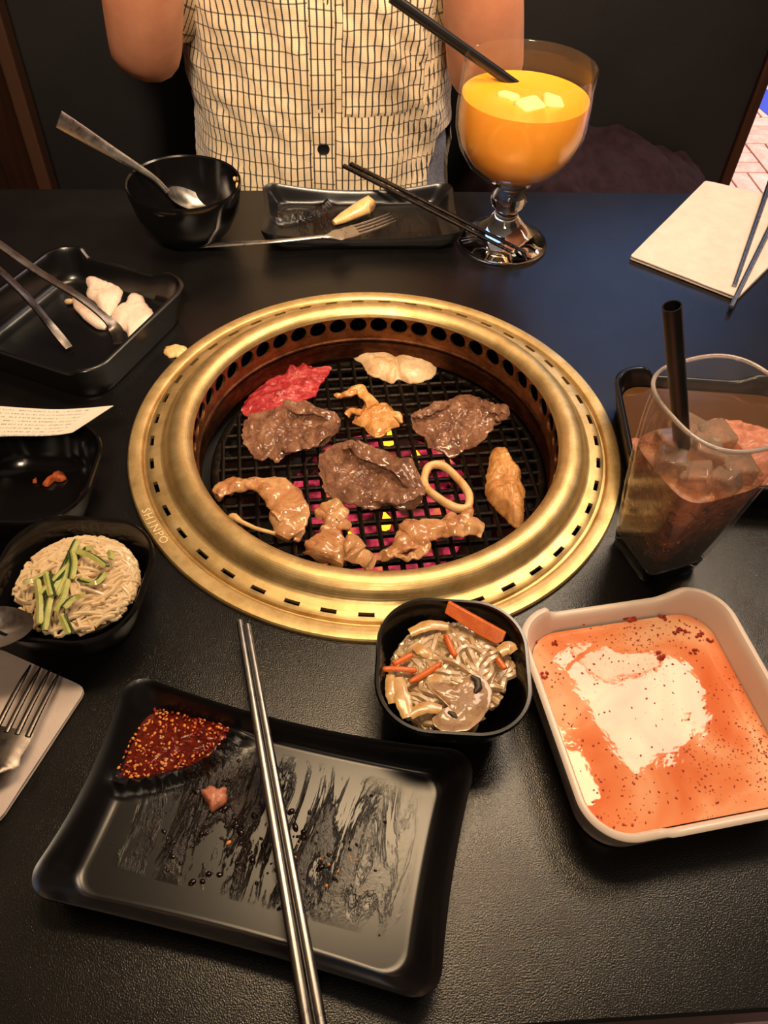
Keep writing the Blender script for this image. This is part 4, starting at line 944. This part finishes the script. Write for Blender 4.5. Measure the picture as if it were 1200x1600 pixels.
for k, (x, y) in enumerate(ICE):
    s_ = r_.uniform(.0072, .0098); mb = MB().box((-s_, -s_, -s_*.8), (s_, s_, s_*.8)); R_ = Matrix.Rotation(r_.uniform(0, 3), 3, 'Z') @ Matrix.Rotation(r_.uniform(-.6, .6), 3, 'X')
    p = CB+Matrix.Rotation(CR, 3, 'Z') @ Vector((x, y, .0985+.003*(k == 4))); mb.v = [R_ @ v+p for v in mb.v]
    o = mb.build('ice_cube', M['ice'], None, p-Vector((0, 0, s_)), bevel=.0016); tag(o, ('ice cube at the back left of the cola', 'ice cube nearest the front corner of the cola', 'ice cube at the right of the cola', 'ice cube at the back of the cola behind the straw', 'ice cube in the middle of the cola, topmost', 'ice cube against the front wall of the tumbler', 'ice cube against the left wall beside the straw', 'ice cube at the far right back of the cola')[k], 'ice cube', 'ice cubes in the cola')
sa, sb2 = W(1066, 700, .100), W(1050, 478, .198); dd = sa-sb2; straw('drinking_straw', 'black straw standing in the iced cola tumbler', sa+dd*.1, sb2, .0050)

# ------------------------------------------------------------------ left tray: squid and tongs
mb = slab(MB(), outline([(131,430),(150,428),(165,432),(180,425),(191,438),(190,458),(182,475),(172,490),(160,488),(148,470),(134,458),(136,445)], .008), .0052, .006, .0016, 41, 50, 72, 12, jag=.0006)
food('raw_squid_piece', 'white squid piece at the back of the left black tray', 'squid', mb, MEAT['raw_squid'])
mb = slab(MB(), outline([(210,454),(222,460),(228,472),(238,485),(241,500),(226,515),(203,528),(196,515),(180,508),(173,492),(182,478),(196,470),(200,460)], .008), .0052, .006, .0014, 42, 50, 72, 12, jag=.0006)
food('raw_squid_piece', 'white squid piece at the right end of the left black tray', 'squid', mb, MEAT['raw_squid'])
mb = MB().tube([W(118, 466, .008), W(125, 478, .009), W(142, 495, .009), W(158, 508, .008), W(166, 513, .0065)], [.003, .0058, .0065, .0055, .002], 14, .7, .0008, 3)
food('raw_squid_piece', 'narrow squid strip under the tongs in the left black tray', 'squid', mb, MEAT['raw_squid'])
mb = MB().ball(W(108, 471, .008), .0042, .003, .0024, 12, 7)
food('squid_scrap', 'tiny squid scrap in the middle of the left black tray', 'squid', mb, MEAT['squid'])
tg = thing('tongs', 'dark steel tongs with spread arms resting in the left black tray', 'tongs', W(0, 400, .07))
HJ = W(0, 383, .073)+(W(0, 383, .073)-W(60, 425, .055))*2.2
def arm(pts, wds, name='arm'):
    C = catmull(pts, 36, False); ww = catmull([Vector((x, 0, 0)) for x in wds], 36, False); loops = []
    for i, p in enumerate(C):
        tt = (C[min(i+1, 35)]-C[max(i-1, 0)]).normalized(); a = tt.cross(Vector((0, 0, 1))).normalized(); b = a.cross(tt); wv = ww[i].x
        loops.append([p+a*wv*cos(q)+b*(.0012+.0008*(abs(cos(q)) > .7))*sin(q) for q in [2*pi*k/12 for k in range(12)]])
    return MB().loft(loops, True, True).build(name, M['dark_steel'], tg, tg.location, angle=50)
arm([HJ, W(0, 383, .073), W(60, 425, .055), W(125, 465, .037), W(165, 497, .022), W(180, 515, .015), W(184, 536, .012)], [.004, .0042, .0042, .0040, .0042, .006, .004])
arm([HJ+Vector((-.004, -.016, -.004)), W(-40, 392, .082), W(0, 424, .066), W(40, 462, .046), W(72, 500, .026), W(95, 528, .014), W(108, 544, .0085)], [.004, .004, .004, .0038, .0036, .004, .0035])

# ------------------------------------------------------------------ jacket on the bench
mb = MB(); NX, NY = 60, 36; vs = []
x0, x1, y0, y1 = .155, .60, .50, .745; zs = FLOOR+.452
def jz(x, y):
    u, v = (x-x0)/(x1-x0), (y-y0)/(y1-y0)
    ridge = V(840+240*u, 150+148*u, .70).z if 0 < u < 1 else zs
    e = min(sm(u, 0, .08), sm(1-u, 0, .10), sm(v, 0, .35))
    h = max(0, -.035-.20*u**1.35*.62-zs)*e
    return zs+.006+h*(.72+.28*v)+e*(.022*noise.noise(Vector((x*16, y*9, 2)))+.030*abs(noise.noise(Vector((x*26+y*20, y*8, 5)))))
for j in range(NY+1):
    for i in range(NX+1):
        x, y = x0+(x1-x0)*i/NX, y0+(y1-y0)*j/NY; vs.append(Vector((x, y, jz(x, y))))
fs = [(j*(NX+1)+i, j*(NX+1)+i+1, (j+1)*(NX+1)+i+1, (j+1)*(NX+1)+i) for j in range(NY) for i in range(NX)]
mb.add(vs, fs); edge = [i for i in range(NX+1)]+[j*(NX+1)+NX for j in range(1, NY+1)]+[NY*(NX+1)+i for i in range(NX-1, -1, -1)]+[j*(NX+1) for j in range(NY-1, 0, -1)]
E0 = [vs[i] for i in edge]; mb.loft([E0, [Vector((p.x, p.y, zs+.001)) for p in E0]], False, True)
tag(mb.build('folded_jacket', M['maroon'], None, (.33, .62, zs), angle=80), 'dark maroon jacket heaped on the bench behind the goblet', 'jacket')

# ------------------------------------------------------------------ person
PX, PY = -.037, .572
pe = thing('person', 'person in a cream checked short sleeved shirt with raised forearms', 'person', (PX, PY, FLOOR+.452)); PO = Vector((PX, PY, FLOOR+.452))
J = {}; EDG = []
def jt(n_, p, r, par=None):
    J[n_] = (Vector(p), r)
    if par: EDG.append((par, n_))
jt('pelvis', (PX, .60, -.17), .105); jt('waist', (PX, .585, -.02), .095, 'pelvis'); jt('chest', (PX, .578, .15), .105, 'waist'); jt('collar', (PX, .575, .285), .075, 'chest'); jt('neck', (PX, .57, .36), .048, 'collar'); jt('skull', (PX, .555, .44), .070, 'neck'); jt('crown', (PX, .56, .52), .068, 'skull')
jt('chin', (PX, .505, .41), .030, 'skull')
for sd, sx_ in (('l', -1), ('r', 1)):
    ex = -.222 if sx_ < 0 else .142
    jt('shoulder'+sd, (PX+sx_*.150, .578, .275), .055, 'collar'); jt('upper'+sd, ((PX+sx_*.150)*.35+ex*.65, .525, .175), .043, 'shoulder'+sd)
    jt('elbow'+sd, (ex, .462, .098 if sx_ < 0 else .085), .038 if sx_ < 0 else .044, 'upper'+sd)
    wx = -.175 if sx_ < 0 else .085
    jt('fore'+sd, (ex*.6+wx*.4, .425, .19), .043, 'elbow'+sd); jt('wrist'+sd, (wx, .385, .32), .025, 'fore'+sd)
    dx_ = Vector((PX-wx, -.045, .05)).normalized(); pv = Vector((wx, .385, .32))+dx_*.045; jt('palm'+sd, pv, .026, 'wrist'+sd)
    for k in range(4):
        b = pv+dx_*.03+Vector((0, 0, .026-.017*k)); L = (.036, .042, .039, .030)[k]
        jt('k%d' % k+sd, b, .0085, 'palm'+sd); jt('m%d' % k+sd, b+dx_*L*.7+Vector((0, -.012, 0)), .0078, 'k%d' % k+sd); jt('t%d' % k+sd, b+dx_*L+Vector((0, .008, 0)), .0068, 'm%d' % k+sd)
    b = pv+Vector((0, -.018, .018)); jt('tb'+sd, b, .010, 'palm'+sd); jt('tt'+sd, b+dx_*.025+Vector((0, -.008, .016)), .0085, 'tb'+sd)
    jt('hip'+sd, (PX+sx_*.085, .58, -.20), .080, 'pelvis'); jt('knee'+sd, (PX+sx_*.11, .20, -.225), .055, 'hip'+sd); jt('ankle'+sd, (PX+sx_*.11, .20, -.66), .036, 'knee'+sd); jt('toe'+sd, (PX+sx_*.12, .06, -.715), .030, 'ankle'+sd)
names = list(J); me = bpy.data.meshes.new('body'); me.from_pydata([J[k][0]-PO for k in names], [(names.index(a), names.index(b)) for a, b in EDG], [])
body = bpy.data.objects.new('body', me); COL.objects.link(body); body.parent = pe
me.materials.append(M['skin']); sk = body.modifiers.new('skin', 'SKIN'); me_l = me.skin_vertices[0].data if me.skin_vertices else None
if me_l is None:
    bm = bmesh.new(); bm.from_mesh(me); bm.verts.layers.skin.verify(); bm.to_mesh(me); bm.free(); me_l = me.skin_vertices[0].data
for i, k in enumerate(names):
    r = J[k][1]; me_l[i].radius = (r, r); me_l[i].use_root = (k == 'pelvis')
sk.use_smooth_shade = True; b_ = body.modifiers.new('sub', 'SUBSURF'); b_.levels = 2; b_.render_levels = 2
# simple face, hair
hc_ = Vector((PX, .555, .45))
for sx_ in (-1, 1):
    MB().ball((PX+sx_*.030, .489, .458), .012, .008, .007, 12, 8).build('eye', plain('eye_white', (230, 224, 216), .2), pe, PO)
    MB().ball((PX+sx_*.071, .565, .445), .009, .018, .028, 12, 8).build('ear', M['skin'], pe, PO)
MB().tube([(PX, .487, .462), (PX, .476, .44), (PX, .470, .425)], [.006, .009, .012], 10).build('nose', M['skin'], pe, PO)
MB().tube([(PX-.024, .484, .398), (PX, .478, .400), (PX+.024, .484, .398)], [.003, .007, .003], 8).build('mouth', plain('lips', (170, 90, 78), .4), pe, PO)
mb = MB(); loops = []
for k in range(12):
    a = -.15+(pi/2+.1)*k/11; loops.append([(PX+.082*cos(a)*cos(q), .572+.092*cos(a)*sin(q), .48+.10*sin(a)+.004*noise.noise(Vector((q*3, a*5, 0)))) for q in [2*pi*i/40 for i in range(40)]])
mb.loft(loops, False, True).build('hair', M['hair'], pe, PO)
# shirt: lofted torso with wrinkles, uv in metres for the check
SEC = [(-.24, .590, .176, .145), (-.14, .582, .168, .135), (-.05, .572, .160, .124), (.03, .570, .157, .120), (.12, .574, .160, .122), (.20, .578, .168, .122), (.26, .580, .172, .112), (.30, .580, .150, .095), (.335, .578, .090, .072), (.350, .576, .062, .060)]
def sec(z):
    for a, b in zip(SEC, SEC[1:]):
        if a[0] <= z <= b[0]:
            f = (z-a[0])/(b[0]-a[0]); return [a[i]+(b[i]-a[i])*f for i in range(1, 4)]
    return SEC[-1][1:] if z > 0 else SEC[0][1:]
def torso(q, z, off=0):
    cy, hx, hy = sec(z); e = 2.35; c, s = sin(q), -cos(q)
    r = 1/((abs(c)**e+abs(s)**e)**(1/e)); p = Vector((PX+hx*r*c, cy+hy*r*s, z)); n_ = Vector((c/hx, s/hy, 0)).normalized()
    wr = .0065*noise.noise(Vector((p.x*34, z*12, p.y*10)))+.0048*noise.noise(Vector((p.x*60+z*45, z*26, 3)))+.003*abs(noise.noise(Vector((p.x*55-z*70, z*40, 8))))-.003*math.exp(-((p.x-PX-.012*sin(z*30))/.012)**2)*(1 if s < 0 else 0)
    wr += .004*math.exp(-((z-.045-.25*(p.x-PX)*0-.012*sin(p.x*40))/.012)**2)*noise.noise(Vector((p.x*9, 1, 0)))
    return p+n_*(wr+off)
def arclen():
    t = [0]; N_ = 160; z = .05; prev = None; tot = []
    for i in range(N_+1):
        q = -pi+2*pi*i/N_; cy, hx, hy = sec(z); e = 2.35; c, s = sin(q), -cos(q); r = 1/((abs(c)**e+abs(s)**e)**(1/e)); p = Vector((hx*r*c, hy*r*s)); 
        tot.append((tot[-1]+(p-prev).length) if prev else 0); prev = p
    return [x-tot[N_//2] for x in tot]
AR = arclen(); NZ = 110
def hem(u): return -.235+.25*sm(u, .07, .155)-.20*sm(u, .20, .26)
mb = MB(); loops = []; uv = []
for k in range(NZ+1):
    L = []
    for i in range(160):
        q = -pi+2*pi*i/160; u = AR[i]; zb_ = hem(u); z = zb_+(.350-zb_)*k/NZ; L.append(torso(q, z)); uv.append((u+5.0019, z+5))
    loops.append(L)
mb.loft(loops); mb.uv = uv
sh = mb.build('shirt', M['shirt'], pe, PO, angle=180)
mb = MB(); uv = []; loops = []
for k in range(80):
    z = -.235+.575*k/79; L = []
    for u_, off in ((-.0135, .0002), (-.013, .0022), (.013, .0022), (.0135, .0002)):
        q = u_/.165; L.append(torso(q, z, off)); uv.append((u_+5.0056, z+5.004))
    loops.append(L)
mb.loft(loops, closed=False); mb.uv = uv; mb.build('placket', M['shirt'], pe, PO, angle=30)
for (px, py) in ((503, 115), (503, 232), (503, -20)):
    pb = V(px, py, .452); pt = torso(0, pb.z, .0035)
    MB().loft([[pt+Vector((r*cos(a), -d, r*sin(a))) for a in [2*pi*i/20 for i in range(20)]] for r, d in ((.0066, 0), (.0070, .0012), (.0060, .0020), (.0046, .0014), (.001, .0012))], True, True).build('button', M['plastic'], pe, PO)
mb = MB(); uv = []; loops = []
for k in range(30):
    z = .052+.125*k/29; L = []
    for i in range(31):
        u_ = .022+.098*i/30; q = u_/.165*1.02; off = .0022 if 0 < i < 30 and k > 0 else .0003; L.append(torso(q, z, off)); uv.append((u_+5.005, z+5.007))
    loops.append(L)
mb.loft(loops, closed=False); mb.uv = uv; mb.build('pocket', M['shirt'], pe, PO, angle=30)
mb = MB(); loops = []
for k in range(30):
    z = -.24+.30*k/29; loops.append([torso(-pi+2*pi*i/96, z, -.007) for i in range(96)])
mb.loft(loops).build('undershirt', M['grey'], pe, PO, angle=180)
for sx_ in (-1, 1):
    s0 = Vector((PX+sx_*.125, .580, .295)); s1 = J['shoulder'+('l' if sx_ < 0 else 'r')][0]; en = J['upper'+('l' if sx_ < 0 else 'r')][0]; el = J['elbow'+('l' if sx_ < 0 else 'r')][0]
    e2 = en.lerp(el, .30)+Vector((sx_*.010, .012, 0)); C = catmull([s0, s1, en, e2], 26, False); loops = []; uv = []
    for i, p in enumerate(C):
        tt = (C[min(i+1, 25)]-C[max(i-1, 0)]).normalized(); a = tt.cross(Vector((0, 1, 0))).normalized(); b = a.cross(tt); r = .052+.012*i/25
        loops.append([p+(a*cos(q)+b*sin(q))*(r+.005*noise.noise(Vector((q*2, i*.3, sx_)))) for q in [2*pi*k/40 for k in range(41)]]); uv += [(5+.055*2*pi*k/40, 5+i*.0075) for k in range(41)]
    loops.append([p+(C[-1]-p)*.06 for p in loops[-1]]); uv += uv[-41:]
    mb = MB().loft(loops, closed=False); mb.uv = uv; mb.build('sleeve', M['shirt'], pe, PO, angle=180)
for sd in 'lr':
    MB().tube([J['hip'+sd][0]+Vector((0, .05, 0)), J['hip'+sd][0], J['hip'+sd][0].lerp(J['knee'+sd][0], .5), J['knee'+sd][0]+Vector((0, 0, .0)), J['knee'+sd][0]+Vector((0, -.03, -.05)), J['knee'+sd][0].lerp(J['ankle'+sd][0], .5), J['ankle'+sd][0]+Vector((0, 0, -.01))], [.09, .092, .082, .070, .066, .062, .055], 20).build('trouser_leg', M['denim'], pe, PO)
    an = J['ankle'+sd][0]; MB().tube([an+Vector((0, .05, -.055)), an+Vector((0, 0, -.045)), an+Vector((.003, -.08, -.055)), an+Vector((.006, -.165, -.064))], [.03, .042, .040, .022], 16, .8).build('shoe', M['plastic'], pe, PO)
